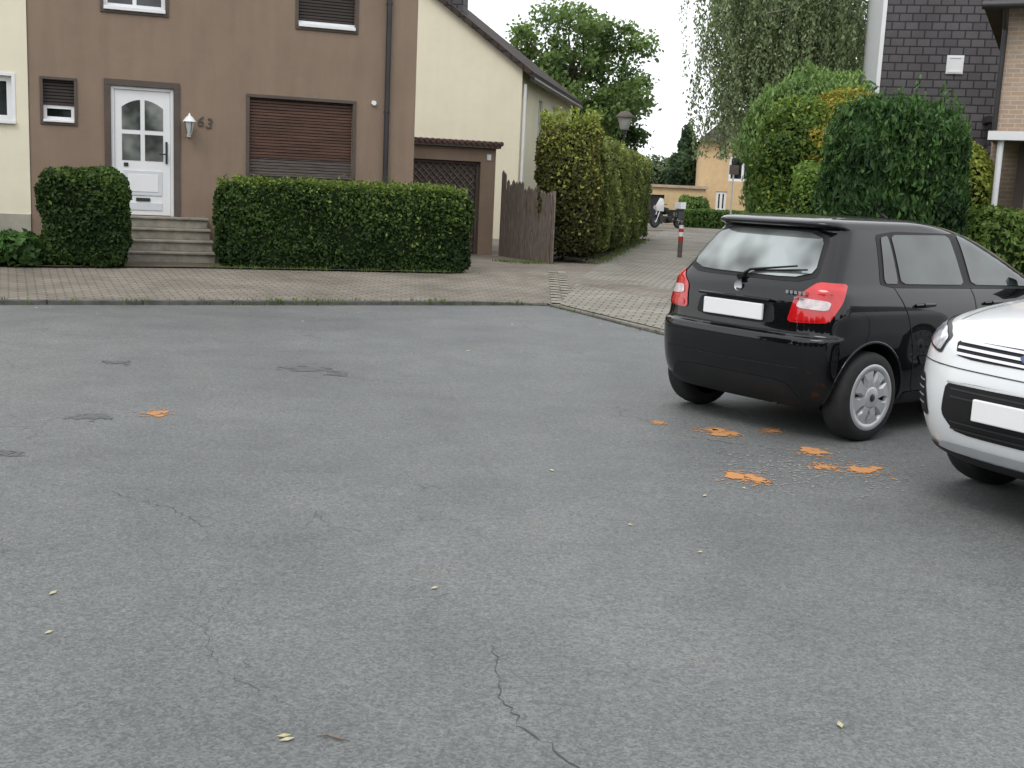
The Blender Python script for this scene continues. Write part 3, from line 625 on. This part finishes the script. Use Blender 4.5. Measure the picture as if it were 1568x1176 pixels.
crown_tree('birch_tree',(13.5,44,.2),4,(13.0,44,8.4),(2.6,2.5,3.4),60,300,.17,(.13,.17,.09),(.33,.41,.20),m='birch',r=.14,cr=(.35,.75))
R=root('distant_conifer_tree')
foliage('conifer_low',(10.4,74,2.9),(1.1,1.0,2.0),2,4500,.3,(.02,.045,.02),(.08,.14,.055),R,amp=.15,depth=.5,seed=20.,core=.7)
foliage('conifer_top',(10.4,74,4.4),(.55,.5,1.9),2,2000,.3,(.02,.045,.02),(.08,.14,.055),R,amp=.1,depth=.3,seed=21.,core=.6)
R=root('distant_trees')
for i,(x,y,h,w) in enumerate([(6.5,92,2.6,3.2),(10.6,95,2.9,3),(14.5,90,3.6,3),(2.5,95,3.6,4),(18,85,5,4),(24,80,6,5),(-6,90,4,5)]):
    foliage('mass_%d'%i,(x,y,h*.7),(w,2,h),2.2,4500,.36,(.07,.10,.05),(.19,.25,.12),R,amp=.3,freq=1,depth=.5,seed=22.+i,core=.85)
R=root('added_reflection_trees')  # unseen ring of trees, added to give the car paint dark reflections
for i in range(13):
    a=math.radians(170+i*16.5); x,y=27*math.cos(a),-1+25*math.sin(a); h=3.0+2.2*random.random()
    foliage('added_tree_%d'%i,(x,y,h*.9),(4.2,3,h),2.2,1500,.8,(.02,.045,.012),(.10,.16,.04),R,amp=.6,freq=.8,depth=.8,seed=40.+i,core=.9)
# ------------------------------------------------------------------ street furniture
H=root('street_lamp',(3.44,40,.2)); mb=MB()
mb.cyl((0,0,0),(0,0,1),.07,.06,'metalD',12); mb.cyl((0,0,1),(0,0,3.45),.045,.035,'metalD',12); mb.cyl((0,0,3.45),(0,0,3.6),.08,.09,'metalD',12); mb.obj('post',H)
mb=MB(); mb.lathe([(.07,3.6),(.14,3.62),(.24,3.98),(.25,4.0)],'lampgl',16,axis='z'); mb.lathe([(.25,4.0),(.34,3.99),(.31,4.06),(.15,4.20),(.03,4.24),(.001,4.24)],'wgrey',16,axis='z'); mb.obj('lantern',H)
H=root('bollard',(3.78,26.9,.2)); mb=MB()
mb.lathe([(.055,0),(.055,.40)],'wgrey',20,axis='z'); mb.lathe([(.058,.40),(.058,.50)],'redpaint',20,axis='z'); mb.lathe([(.058,.50),(.058,.60)],'white',20,axis='z'); mb.lathe([(.058,.60),(.058,.68)],'redpaint',20,axis='z'); mb.lathe([(.056,.68),(.056,.78)],'white',20,axis='z'); mb.lathe([(.066,.77),(.066,.82),(.04,.87),(.001,.88)],'metalD',20,axis='z'); mb.obj('post',H)
H=root('sign_post',(9.1,50,.2)); mb=MB(); mb.cyl((0,0,0),(0,0,2.9),.035,.035,'silver',10); mb.box(-.2,.2,-.06,-.04,2.5,2.9,'wgrey'); mb.obj('pole',H)
# ------------------------------------------------------------------ cars
def body(levels,name,parent,paint,rc,fc,bow,taper,cuts,cutr):
    nE,nC,nS=5,6,13; rings=[]
    xm=(min(l[1] for l in levels)+max(l[2] for l in levels))/2; hl=(max(l[2] for l in levels)-min(l[1] for l in levels))/2
    for z,xr,xf,w in levels:
        s=min(1,(xf-xr)/1.6,w/.45); rx,ry=rc(z)[0]*s,min(rc(z)[1]*s,w*.8); fx,fy=fc(z)[0]*s,min(fc(z)[1]*s,w*.85); br,bf=bow[0]*s,bow[1]*s
        h=[]
        for i in range(nE):
            y=(w-ry)*i/nE; h.append((xr+br*(y/w)**2,y))
        for i in range(nC):
            a=math.pi/2*i/nC; y=w-ry+ry*math.sin(a); h.append((xr+rx-rx*math.cos(a)+br*(y/w)**2,y))
        xa,xb=xr+rx+br,xf-fx-bf
        for i in range(nS+1): h.append((xa+(xb-xa)*i/nS,w))
        for i in range(nC-1,-1,-1):
            a=math.pi/2*i/nC; y=w-fy+fy*math.sin(a); h.append((xf-fx+fx*math.cos(a)-bf*(y/w)**2,y))
        for i in range(nE-1,-1,-1):
            y=(w-fy)*i/nE; h.append((xf-bf*(y/w)**2,y))
        h=[(x,y*(1-taper*abs((x-xm)/hl)**3)) for x,y in h]
        rings.append([(x,y,z) for x,y in h]+[(x,-y,z) for x,y in h[-2:0:-1]])
    n=len(rings[0]); vs=[v for r in rings for v in r]
    fs=[(j*n+i,j*n+(i+1)%n,(j+1)*n+(i+1)%n,(j+1)*n+i) for j in range(len(rings)-1) for i in range(n)]
    fs.append(tuple(range(n))[::-1]); fs.append(tuple(range((len(rings)-1)*n,len(rings)*n)))
    me=bpy.data.meshes.new(name); me.from_pydata(vs,[],fs); me.materials.append(M[paint]); me.materials.append(M['black'])
    bm=bmesh.new(); bm.from_mesh(me); bmesh.ops.recalc_face_normals(bm,faces=bm.faces[:]); bm.to_mesh(me); bm.free()
    o=bpy.data.objects.new(name,me); COL.objects.link(o)
    ss=o.modifiers.new('s','SUBSURF'); ss.levels=2; ss.render_levels=2
    dg=bpy.context.evaluated_depsgraph_get(); me2=bpy.data.meshes.new_from_object(o.evaluated_get(dg)); o.modifiers.clear(); o.data=me2
    V=[v.co.copy() for v in me2.vertices]; VN=[v.normal.copy() for v in me2.vertices]; F=[tuple(p.vertices) for p in me2.polygons]
    bvh=BVHTree.FromPolygons(V,F)
    cb=MB()
    for (cxx,cz) in cuts:
        for sg in(-1,1): cb.cyl((cxx,sg*.50,cz),(cxx,sg*1.2,cz),cutr,cutr,'black',40)
    c=cb.obj('cut'); 
    bm=bmesh.new(); bm.from_mesh(c.data); bmesh.ops.remove_doubles(bm,verts=bm.verts[:],dist=1e-5); bmesh.ops.recalc_face_normals(bm,faces=bm.faces[:]); bm.to_mesh(c.data); bm.free()
    c.data.materials.clear(); c.data.materials.append(M[paint]); c.data.materials.append(M['black'])
    for p in c.data.polygons: p.material_index=1
    b=o.modifiers.new('b','BOOLEAN'); b.operation='DIFFERENCE'; b.object=c; b.solver='EXACT'
    dg=bpy.context.evaluated_depsgraph_get(); me3=bpy.data.meshes.new_from_object(o.evaluated_get(dg)); o.modifiers.clear(); o.data=me3
    bpy.data.objects.remove(c)
    for p in me3.polygons:
        p.use_smooth=True
        if p.center.z<.30 and p.material_index==0: p.material_index=1
    try: me3.set_sharp_from_angle(angle=math.radians(38))
    except Exception as e: print(e)
    o.parent=parent
    return (bvh,V,VN,F)
def chaikin(p,k=2,r=.2):
    for _ in range(k):
        q=[]
        for i in range(len(p)):
            a=p[i];b=p[(i+1)%len(p)]; q+=[(a[0]*(1-r)+b[0]*r,a[1]*(1-r)+b[1]*r),(a[0]*r+b[0]*(1-r),a[1]*r+b[1]*(1-r))]
        p=q
    return p
def inside(p,poly):
    c=False;n=len(poly)
    for i in range(n):
        x1,y1=poly[i];x2,y2=poly[(i+1)%n]
        if (y1>p[1])!=(y2>p[1]) and p[0]<(x2-x1)*(p[1]-y1)/(y2-y1)+x1: c=not c
    return c
def patch(B,name,out,org,ux,uy,d,off,m,parent,rnd=.14,res=.03,it=2):
    bvh,V,VN,F=B; org=Vector(org);ux=Vector(ux).normalized();uy=Vector(uy).normalized();d=Vector(d).normalized()
    if it: out=chaikin(out,it,rnd)
    dn=[]
    for i in range(len(out)):
        a=out[i];b=out[(i+1)%len(out)]; n=max(1,int(math.dist(a,b)/res))
        for k in range(n): dn.append((a[0]+(b[0]-a[0])*k/n,a[1]+(b[1]-a[1])*k/n))
    nb=len(dn); pts=list(dn)
    x0=min(p[0] for p in dn);x1=max(p[0] for p in dn);y0=min(p[1] for p in dn);y1=max(p[1] for p in dn)
    x=x0+res/2
    while x<x1:
        y=y0+res/2
        while y<y1:
            if inside((x,y),dn) and min(math.dist((x,y),q) for q in dn)>res*.4: pts.append((x,y))
            y+=res
        x+=res
    r=delaunay_2d_cdt([Vector(p) for p in pts],[(i,(i+1)%nb) for i in range(nb)],[],1,1e-6)
    vs=[];ns=[]
    for p in r[0]:
        w=org+ux*p[0]+uy*p[1]; hit=bvh.ray_cast(w-d*4,d)
        if hit[0] is None: hit=bvh.find_nearest(w)
        nn=Vector((0,0,0))
        for vi in F[hit[2]]: nn+=VN[vi]/((V[vi]-hit[0]).length+1e-4)**2
        nn.normalize(); vs.append(hit[0]+nn*off); ns.append(nn)
    fs=[]
    for f in r[2]:
        a,b,c=[vs[i] for i in f]
        fs.append(tuple(f) if (b-a).cross(c-a).dot(d)<0 else tuple(f)[::-1])
    me=bpy.data.meshes.new(name); me.from_pydata(vs,[],fs); me.materials.append(M[m]); me.polygons.foreach_set('use_smooth',[True]*len(fs)); me.update()
    try: me.normals_split_custom_set_from_vertices(ns)
    except Exception as e: print(e)
    o=bpy.data.objects.new(name,me); COL.objects.link(o); o.parent=parent; return o
def line_patch(B,name,pts,w,org,ux,uy,d,off,m,parent):
    L=[];Rr=[]
    for i,p in enumerate(pts):
        a=pts[max(i-1,0)];b=pts[min(i+1,len(pts)-1)]; dx,dy=b[0]-a[0],b[1]-a[1]; l=math.hypot(dx,dy); nx,ny=-dy/l*w/2,dx/l*w/2
        L.append((p[0]+nx,p[1]+ny)); Rr.append((p[0]-nx,p[1]-ny))
    return patch(B,name,L+Rr[::-1],org,ux,uy,d,off,m,parent,it=0,res=.04)
def wheel(name,parent,x,y,r,w,side,style):
    mb=MB(); s=side
    k=[(r*.70,-w*.5),(r*.76,-w*.52),(r*.90,-w*.5),(r*.975,-w*.40),(r,-w*.25),(r,w*.25),(r*.975,w*.40),(r*.90,w*.5),(r*.76,w*.52),(r*.70,w*.5)]
    mb.lathe(k,'rubber',48,(0,0,0))
    f=s*w*.5
    mb.lathe([(r*.72,f*.98),(r*.70,f*.6),(.001,f*.55)],'black',40)
    mb.lathe([(r*.745,f*1.03),(r*.72,f*1.09),(r*.60,f*1.04),(r*.59,f*.7)],'silver',48)
    mb.lathe([(r*.26,f*.75),(r*.26,f*1.04),(r*.20,f*1.12),(.001,f*1.14)],'silver',24)
    mb.lathe([(r*.09,f*1.15),(r*.08,f*1.18),(.001,f*1.18)],'metalD',16)
    ns=style
    for i in range(ns):
        a=2*math.pi*i/ns; c,sn=math.cos(a),math.sin(a)
        def P(rr,t,h): return (rr*c-t*sn,h,rr*sn+t*c)
        w0,w1=r*.095,r*.175
        vs=[P(r*.2,-w0,f*1.06),P(r*.2,w0,f*1.06),P(r*.62,w1,f*1.03),P(r*.62,-w1,f*1.03),P(r*.2,-w0,f*.7),P(r*.2,w0,f*.7),P(r*.62,w1,f*.7),P(r*.62,-w1,f*.7),P(r*.42,-w0*.9,f*1.09),P(r*.42,w0*.9,f*1.09)]
        mb.add(vs,[(0,1,9,8),(8,9,2,3),(0,8,3,7,4),(1,5,6,2,9)],'silver')
    o=mb.obj(name,parent); o.location=(x,y,r); o.rotation_euler=(0,random.random(),0); return o
# ---- black hatchback
C=root('black_hatchback_car',(2.02,8.27,0),math.radians(37.5))
lv=[(.19,-.45,3.0,.66),(.21,-.56,3.12,.74),(.26,-.62,3.2,.785),(.33,-.665,3.26,.805),(.45,-.69,3.28,.815),(.58,-.70,3.29,.82),(.67,-.698,3.28,.82),(.695,-.69,3.27,.82),(.705,-.660,3.26,.82),(.73,-.650,3.24,.82),
(.82,-.645,3.15,.815),(.90,-.635,2.95,.802),(.96,-.62,2.62,.780),(1.0,-.605,2.38,.755),(1.02,-.592,2.28,.735),(1.05,-.57,2.2,.715),(1.15,-.50,2.0,.675),(1.28,-.405,1.7,.618),(1.36,-.345,1.48,.575),(1.395,-.32,1.36,.555),(1.405,-.40,1.32,.55),(1.43,-.415,1.2,.54),(1.45,-.395,1.05,.52),(1.468,-.30,.9,.47),(1.482,-.14,.7,.36),(1.488,0.05,.5,.22)]
AX=-.15
B=body(lv,'body',C,'paintK',lambda z:(.20,.26) if z<1.0 else (.14,.16),lambda z:(.4,.45) if z<1.0 else (.4,.2),(.05,.10),.05,[(AX,.32),(2.30,.32)],.35)
R0=dict(org=(0,0,0),ux=(0,-1,0),uy=(0,0,1),d=(1,0,0))
patch(B,'rear_window_seal',[(-.585,1.045),(.585,1.045),(.48,1.388),(-.48,1.388)],off=.002,m='black',parent=C,rnd=.12,**R0)
patch(B,'rear_window',[(-.555,1.07),(.555,1.07),(.455,1.37),(-.455,1.37)],off=.008,m='rglass',parent=C,rnd=.14,**R0)
patch(B,'plate_recess',[(-.36,.755),(.36,.755),(.33,.905),(-.33,.905)],off=.003,m='black',parent=C,**R0)
mb=MB(); mb.box(-.672,-.648,-.265,.265,.775,.885,'plate'); mb.obj('number_plate',C,.006)
mb=MB(); mb.box(-.676,-.64,-.32,.32,.905,.925,'paintK'); mb.obj('tailgate_trim',C,.008)
line_patch(B,'tailgate_seam_low',[(-.62,.722),(0,.715),(.62,.722)],.010,off=.003,m='black',parent=C,**R0)
line_patch(B,'bumper_rib',[(-.60,.50),(0,.495),(.60,.50)],.012,off=.003,m='black',parent=C,**R0)
patch(B,'bumper_lower',[(-.6,.27),(.6,.27),(.5,.40),(-.5,.40)],off=.003,m='black',parent=C,**R0)
mb=MB(); mb.lathe([(.001,.0),(.03,.0),(.034,.004),(.036,.008)],'silver',24); o=mb.obj('round_badge',C); o.rotation_euler=(0,0,math.radians(90)); o.location=(-.616,0,.985)
mb=MB()
for i,yy in enumerate([-.42,-.455,-.49,-.525,-.56]): mb.box(-.616,-.590,yy-.012,yy+.010,.972,.992,'chrome')
for i,yy in enumerate([-.50,-.54]): mb.box(-.622,-.595,yy-.016,yy+.014,.945,.955,'chrome')
mb.obj('tailgate_letters',C)
for sg in(-1,1):
    dd=Vector((.74,-sg*.67,0)).normalized()
    uxx=Vector((.67,sg*.74,0)).normalized(); t='r' if sg<0 else 'l'
    org=(-.60,sg*.76,0)
    patch(B,'tail_lamp_'+t,[(-.25,.785),(.01,.80),(.09,.93),(.12,1.05),(-.07,1.055),(-.21,.95)],org,uxx,(0,0,1),dd,.007,'red',C,.10)
    patch(B,'reverse_lamp_'+t,[(-.20,.885),(.0,.875),(.02,.935),(-.17,.95)],org,uxx,(0,0,1),dd,.012,'clear',C,.15)
    patch(B,'brake_lamp_'+t,[(-.22,.80),(-.04,.812),(-.03,.85),(-.21,.845)],org,uxx,(0,0,1),dd,.012,'clear' if sg==0 else 'red',C,.15)
    S=dict(org=(0,0,0),ux=(1,0,0),uy=(0,0,1),d=(0,-sg,0))
    patch(B,'side_window_frame_'+t,[(-.02,1.025),(2.05,.99),(1.88,1.10),(1.42,1.385),(.30,1.395),(.08,1.37)],off=.002,m='black',parent=C,rnd=.06,**S)
    patch(B,'quarter_glass_'+t,[(.03,1.05),(.18,1.045),(.21,1.365),(.12,1.35)],off=.007,m='cglass',parent=C,rnd=.1,**S)
    patch(B,'rear_door_glass_'+t,[(.215,1.045),(.96,1.03),(.94,1.375),(.245,1.37)],off=.007,m='cglass',parent=C,rnd=.06,**S)
    patch(B,'front_door_glass_'+t,[(1.06,1.03),(1.93,1.01),(1.80,1.10),(1.40,1.36),(1.05,1.375)],off=.007,m='cglass',parent=C,rnd=.06,**S)
    for nm,pl in (('rear_door',[(.12,1.03),(.13,.98),(.20,.85),(.28,.62),(.32,.34),(.36,.30),(1.0,.30)]),('b_pillar',[(1.02,1.03),(1.03,.8),(1.01,.30)]),('front_door',[(1.98,1.0),(2.02,.8),(1.92,.55),(1.86,.30)]),('bumper',[(-.60,.705),(-.50,.705),(-.48,.60)])):
        line_patch(B,nm+'_seam_'+t,pl,.007,off=.003,m='black',parent=C,**S)
    patch(B,'door_moulding_'+t,[(.38,.50),(1.82,.49),(1.82,.55),(.34,.56)],off=.008,m='black',parent=C,rnd=.06,**S)
    patch(B,'side_sill_'+t,[(.25,.24),(1.90,.24),(1.90,.31),(.25,.31)],off=.006,m='black',parent=C,rnd=.06,**S)
    for hx in(.30,1.15):
        mb=MB(); yy=sg*.805; mb.tube([(hx,yy-sg*.008,.905),(hx+.03,yy+sg*.028,.912),(hx+.15,yy+sg*.030,.912),(hx+.18,yy,.905)],[.012,.014,.014,.012],'paintK',8); mb.obj('door_handle_'+t+str(hx),C)
    mb=MB(); mb.add([(1.80,sg*.76,1.04),(1.98,sg*.76,1.04),(1.90,sg*.76,1.1),(1.74,sg*.97,1.02),(1.90,sg*.95,1.02),(1.88,sg*.95,1.17),(1.74,sg*.97,1.18),(1.74,sg*.78,1.04),(1.74,sg*.78,1.15),(1.9,sg*.78,1.15)],[(7,3,6,8),(7,0,1,4,3),(3,4,5,6),(8,6,5,9),(1,9,5,4)],'paintK'); o=mb.obj('door_mirror_'+t,C,.02)
    wheel('rear_wheel_'+t,C,AX,sg*.72,.302,.19,sg,8); wheel('front_wheel_'+t,C,2.30,sg*.72,.302,.19,sg,8)
    for wx in(AX,2.30):
        mb=MB(); pts=[]
        for i in range(25):
            a=math.radians(-8+196*i/24); px,pz=wx+.352*math.cos(a),.32+.352*math.sin(a)
            hit=B[0].ray_cast(Vector((px,sg*3,pz)),Vector((0,-sg,0)))
            if hit[0]: pts.append((px,hit[0].y-sg*.004,pz))
        mb.tube(pts,.011,'paintK',6); mb.obj('arch_lip',C)
patch(B,'windscreen',[(-.58,1.06),(.58,1.06),(.47,1.36),(-.47,1.36)],(0,0,0),(0,1,0),(0,0,1),(-1,0,0),.004,'cglass',C)
mb=MB(); mb.tube([(-.59,.0,1.06),(-.568,-.05,1.10),(-.53,-.42,1.15)],[.012,.009,.006],'black',6); mb.tube([(-.56,-.08,1.095),(-.525,-.50,1.13)],.006,'black',6); mb.cyl((-.62,0,1.045),(-.55,0,1.06),.022,.018,'black',12); mb.obj('rear_wiper',C)
mb=MB(); mb.tube([(.95,0,1.48),(.77,0,1.62)],[.006,.003],'black',6); mb.cyl((.97,0,1.47),(.93,0,1.50),.03,.015,'black',8); mb.obj('roof_aerial',C)
mb=MB(); mb.cyl((-.56,-.35,.225),(-.35,-.35,.24),.022,.022,'metalD',16); mb.box(-.4,2.8,-.6,.6,.20,.26,'black'); mb.obj('exhaust_and_floor',C)
for sg in (-1,1): patch(B,'headlamp_%d'%sg,[(.42,.68),(.78,.72),(.80,.86),(.50,.80)] if sg>0 else [(-.42,.68),(-.78,.72),(-.80,.86),(-.50,.80)],(0,0,0),(0,1,0),(0,0,1),(-1,0,0),.006,'hlamp',C)
patch(B,'front_grille',[(-.38,.66),(.38,.66),(.36,.76),(-.36,.76)],(0,0,0),(0,1,0),(0,0,1),(-1,0,0),.005,'black',C)
# ---- white SUV
C=root('white_suv_car',(2.44,5.40,0),math.radians(209.5))
lv=[(.22,-4.2,-.30,.74),(.245,-4.3,-.18,.82),(.29,-4.38,-.10,.865),(.36,-4.43,-.06,.89),(.45,-4.45,-.025,.91),(.56,-4.47,-.005,.92),(.66,-4.47,0,.92),(.76,-4.47,-.012,.92),(.84,-4.46,-.035,.92),(.90,-4.45,-.07,.92),(.95,-4.44,-.13,.917),(.99,-4.43,-.24,.91),(1.03,-4.42,-.42,.90),(1.07,-4.41,-.72,.885),(1.10,-4.4,-1.0,.87),(1.125,-4.38,-1.18,.855),(1.15,-4.36,-1.25,.83),(1.3,-4.25,-1.55,.775),(1.45,-4.15,-1.85,.72),(1.56,-4.1,-2.1,.665),(1.60,-4.12,-2.2,.64),(1.64,-4.1,-2.35,.60),(1.67,-3.9,-2.6,.48),(1.685,-3.6,-2.9,.3)]
B=body(lv,'body',C,'paintW',lambda z:(.25,.30) if z<1.15 else (.15,.18),lambda z:(.40,.46) if z<1.15 else (.4,.2),(.05,.10),.03,[(-.90,.36),(-3.59,.36)],.40)
FR=dict(org=(0,0,0),ux=(0,1,0),uy=(0,0,1),d=(-1,0,0))
patch(B,'upper_grille',[(-.44,.815),(.44,.815),(.49,.905),(-.49,.905)],off=.004,m='black',parent=C,rnd=.12,**FR)
for z in(.832,.862,.892): line_patch(B,'grille_bar',[(-.45,z+.004),(0,z-.004),(.45,z+.004)],.013,off=.011,m='chrome',parent=C,**FR)
patch(B,'lower_grille',[(-.40,.43),(.40,.43),(.50,.52),(.47,.70),(-.47,.70),(-.50,.52)],off=.004,m='black',parent=C,rnd=.12,**FR)
for z in(.66,.62,.49,.455): line_patch(B,'grille_slat',[(-.43,z),(0,z),(.43,z)],.009,off=.009,m='metalD',parent=C,**FR)
line_patch(B,'grille_chrome',[(-.46,.69),(0,.695),(.46,.69)],.012,off=.010,m='chrome',parent=C,**FR)
patch(B,'skid_plate',[(-.58,.325),(.58,.325),(.50,.375),(-.50,.375)],off=.012,m='silver',parent=C,rnd=.12,**FR)
line_patch(B,'chin_line',[(-.70,.33),(-.3,.30),(.3,.30),(.70,.33)],.035,off=.010,m='black',parent=C,**FR)
patch(B,'badge',[(-.065,.862),(-.03,.885),(.03,.885),(.065,.862),(.03,.839),(-.03,.839)],off=.018,m='blue',parent=C,rnd=.2,res=.015,**FR)
mb=MB(); mb.box(-.0,.022,-.26,.26,.525,.635,'plate'); mb.obj('number_plate',C,.006)
for sg in(-1,1):
    t='r' if sg<0 else 'l'
    dd=Vector((-.76,-sg*.65,0)).normalized(); ux=Vector((-.65,sg*.76,0)).normalized(); org=(-.20,sg*.72,0)
    patch(B,'headlamp_surround_'+t,[(-.19,.815),(.17,.87),(.42,.985),(.26,.985),(-.05,.95),(-.18,.91)],org,ux,(0,0,1),dd,.004,'metalD',C,.1)
    patch(B,'headlamp_'+t,[(-.17,.83),(.16,.885),(.36,.975),(.24,.972),(-.04,.938),(-.16,.90)],org,ux,(0,0,1),dd,.008,'hlamp',C,.1)
    patch(B,'corner_intake_'+t,[(-.13,.47),(.10,.50),(.12,.60),(.05,.705),(-.07,.69),(-.12,.58)],org,ux,(0,0,1),dd,.005,'black',C,.14)
    for z in(.54,.58,.62,.66): line_patch(B,'intake_slat_'+t,[(-.10,z),(.07,z)],.008,org,ux,(0,0,1),dd,.011,'silver',C)
    S=dict(org=(0,0,0),ux=(1,0,0),uy=(0,0,1),d=(0,-sg,0))
    patch(B,'side_windows_'+t,[(-1.75,1.17),(-4.0,1.22),(-3.85,1.42),(-3.4,1.57),(-2.35,1.59),(-2.0,1.44)],off=.004,m='cglass',parent=C,rnd=.08,**S)
    line_patch(B,'door_seam_'+t,[(-1.42,1.12),(-1.38,.8),(-1.42,.35)],.008,off=.003,m='black',parent=C,**S); line_patch(B,'door_seam2_'+t,[(-2.5,1.15),(-2.5,.35)],.008,off=.003,m='black',parent=C,**S)
    patch(B,'sill_'+t,[(-1.3,.26),(-3.2,.26),(-3.2,.36),(-1.3,.36)],off=.006,m='black',parent=C,rnd=.06,**S)
    line_patch(B,'bonnet_seam_'+t,[(-.33,sg*.66),(-.6,sg*.70),(-1.15,sg*.72)],.007,(0,0,0),(1,0,0),(0,1,0),(0,0,-1),.002,'black',C)
    mb=MB(); mb.add([(-1.62,sg*.84,1.13),(-1.50,sg*1.02,1.1),(-1.48,sg*1.03,1.26),(-1.62,sg*.84,1.2),(-1.74,sg*.85,1.13),(-1.70,sg*1.04,1.1),(-1.70,sg*1.05,1.27),(-1.74,sg*.85,1.2)],[(0,1,2,3),(4,7,6,5),(0,4,5,1),(3,2,6,7),(1,5,6,2)],'paintW'); mb.obj('door_mirror_'+t,C,.025)
    wheel('front_wheel_'+t,C,-.90,sg*.80,.35,.225,sg,10); wheel('rear_wheel_'+t,C,-3.59,sg*.80,.35,.225,sg,10)
line_patch(B,'bumper_seam',[(-.80,.775),(-.4,.765),(0,.76),(.4,.765),(.80,.775)],.006,off=.003,m='metalD',parent=C,**FR)
patch(B,'windscreen',[(-.72,1.17),(.72,1.17),(.60,1.52),(-.60,1.52)],off=.004,m='cglass',parent=C,**FR)
mb=MB(); mb.box(-4.2,-.35,-.62,.62,.23,.30,'black'); mb.obj('floor',C)
# ------------------------------------------------------------------ motorcycle
C=root('motorcycle',(6.75,53,.22),math.radians(215)); mb=MB()
def tor(cxx,cz,R,r,m):
    pr=[(R+r*math.cos(a),r*math.sin(a)) for a in np.linspace(0,2*math.pi,9)]; mb.lathe(pr,m,28,(cxx,0,cz))
for x in(-.72,.72): tor(x,.31,.25,.06,'rubber'); mb.cyl((x,-.03,.31),(x,.03,.31),.20,.20,'metalD',20); mb.cyl((x,-.05,.31),(x,.05,.31),.06,.06,'chrome',12)
for y in(-.09,.09): mb.tube([(.72,y,.31),(.50,y,.85),(.44,y,1.0)],.025,'chrome',8); mb.tube([(-.72,y,.31),(-.2,y,.38),(.1,y,.45)],.03,'metalD',8); mb.tube([(-.6,y,.35),(-.45,y,.75)],.025,'chrome',8)
mb.box(-.22,.28,-.16,.16,.25,.55,'metalD'); mb.lathe([(.001,-.28),(.12,-.26),(.16,0),(.12,.26),(.001,.28)],'black',14,(.05,0,.38))
mb.tube([(.2,-.17,.3),(-.2,-.2,.24),(-.85,-.22,.34)],[.03,.035,.055],'chrome',8)
mb.lathe([(.001,-.2),(.14,-.17),(.18,0),(.14,.17),(.001,.2)],'black',16,(.16,0,.78)); mb.box(-.65,.02,-.14,.14,.74,.84,'black'); mb.box(-.95,-.60,-.09,.09,.72,.86,'black')
mb.add([(.40,-.2,.75),(.75,0,.80),(.40,.2,.75),(.42,-.22,1.05),(.72,0,1.02),(.42,.22,1.05),(.40,-.14,1.32),(.50,0,1.36),(.40,.14,1.32)],[(0,1,4,3),(1,2,5,4),(3,4,7,6),(4,5,8,7)],'white')
mb.tube([(.36,-.36,1.08),(.44,0,1.04),(.36,.36,1.08)],.018,'metalD',8); mb.cyl((.73,0,.93),(.78,0,.93),.08,.09,'clear',16)
for y in(-.38,.38): mb.box(-.72,-.35,y-.1 if y>0 else y,y if y>0 else y+.1,.45,.78,'metalD')
mb.box(-.95,-.62,-.2,.2,.9,1.2,'white')
mb.obj('frame_and_fairing',C,.01)
# ------------------------------------------------------------------ camera, light, world
cam=bpy.data.cameras.new('camera'); co=bpy.data.objects.new('camera',cam); COL.objects.link(co); scene.camera=co
cam.sensor_width=36; cam.lens=36*1750/1568; cam.clip_end=2000; cam.clip_start=.05
th=math.radians(9.54); rho=math.radians(2.6)
co.matrix_world=Matrix.Translation((0,0,1.55))@Matrix.Rotation(math.pi/2-th,4,'X')@Matrix.Rotation(rho,4,'Z')
w=bpy.data.worlds.new('World'); scene.world=w; w.use_nodes=True; N=w.node_tree.nodes; L=w.node_tree.links
sk=N.new('ShaderNodeTexSky'); sk.sky_type='NISHITA'; sk.sun_disc=False; sk.sun_elevation=math.radians(52); sk.sun_rotation=math.radians(200); sk.dust_density=2; sk.air_density=1
tc=N.new('ShaderNodeTexCoord'); cn=N.new('ShaderNodeTexNoise'); cn.inputs['Scale'].default_value=2.2; cn.inputs['Detail'].default_value=5; L.new(tc.outputs['Generated'],cn.inputs['Vector'])
cr=N.new('ShaderNodeValToRGB'); cr.color_ramp.elements[0].position=.3; cr.color_ramp.elements[1].position=.7
cr.color_ramp.elements[0].color=(.70,.725,.76,1); cr.color_ramp.elements[1].color=(1,1,1,1); L.new(cn.outputs['Fac'],cr.inputs[0])
vm=N.new('ShaderNodeVectorMath'); vm.operation='SCALE'; vm.inputs['Scale'].default_value=12.0; L.new(cr.outputs[0],vm.inputs[0])
mx=N.new('ShaderNodeMix'); mx.data_type='RGBA'; mx.inputs[0].default_value=.88; L.new(sk.outputs[0],mx.inputs[6]); L.new(vm.outputs[0],mx.inputs[7])
L.new(mx.outputs[2],N['Background'].inputs['Color']); N['Background'].inputs['Strength'].default_value=.15
s=bpy.data.lights.new('sun','SUN'); s.energy=1.0; s.angle=math.radians(25); s.color=(1,.97,.93)
so=bpy.data.objects.new('sun',s); COL.objects.link(so)
el,az=math.radians(52),math.radians(200)
dirv=Vector((math.sin(az)*math.cos(el),math.cos(az)*math.cos(el),math.sin(el)))
so.rotation_euler=dirv.to_track_quat('Z','Y').to_euler()
scene.view_settings.view_transform='Standard'; scene.view_settings.look='None'; scene.view_settings.exposure=0
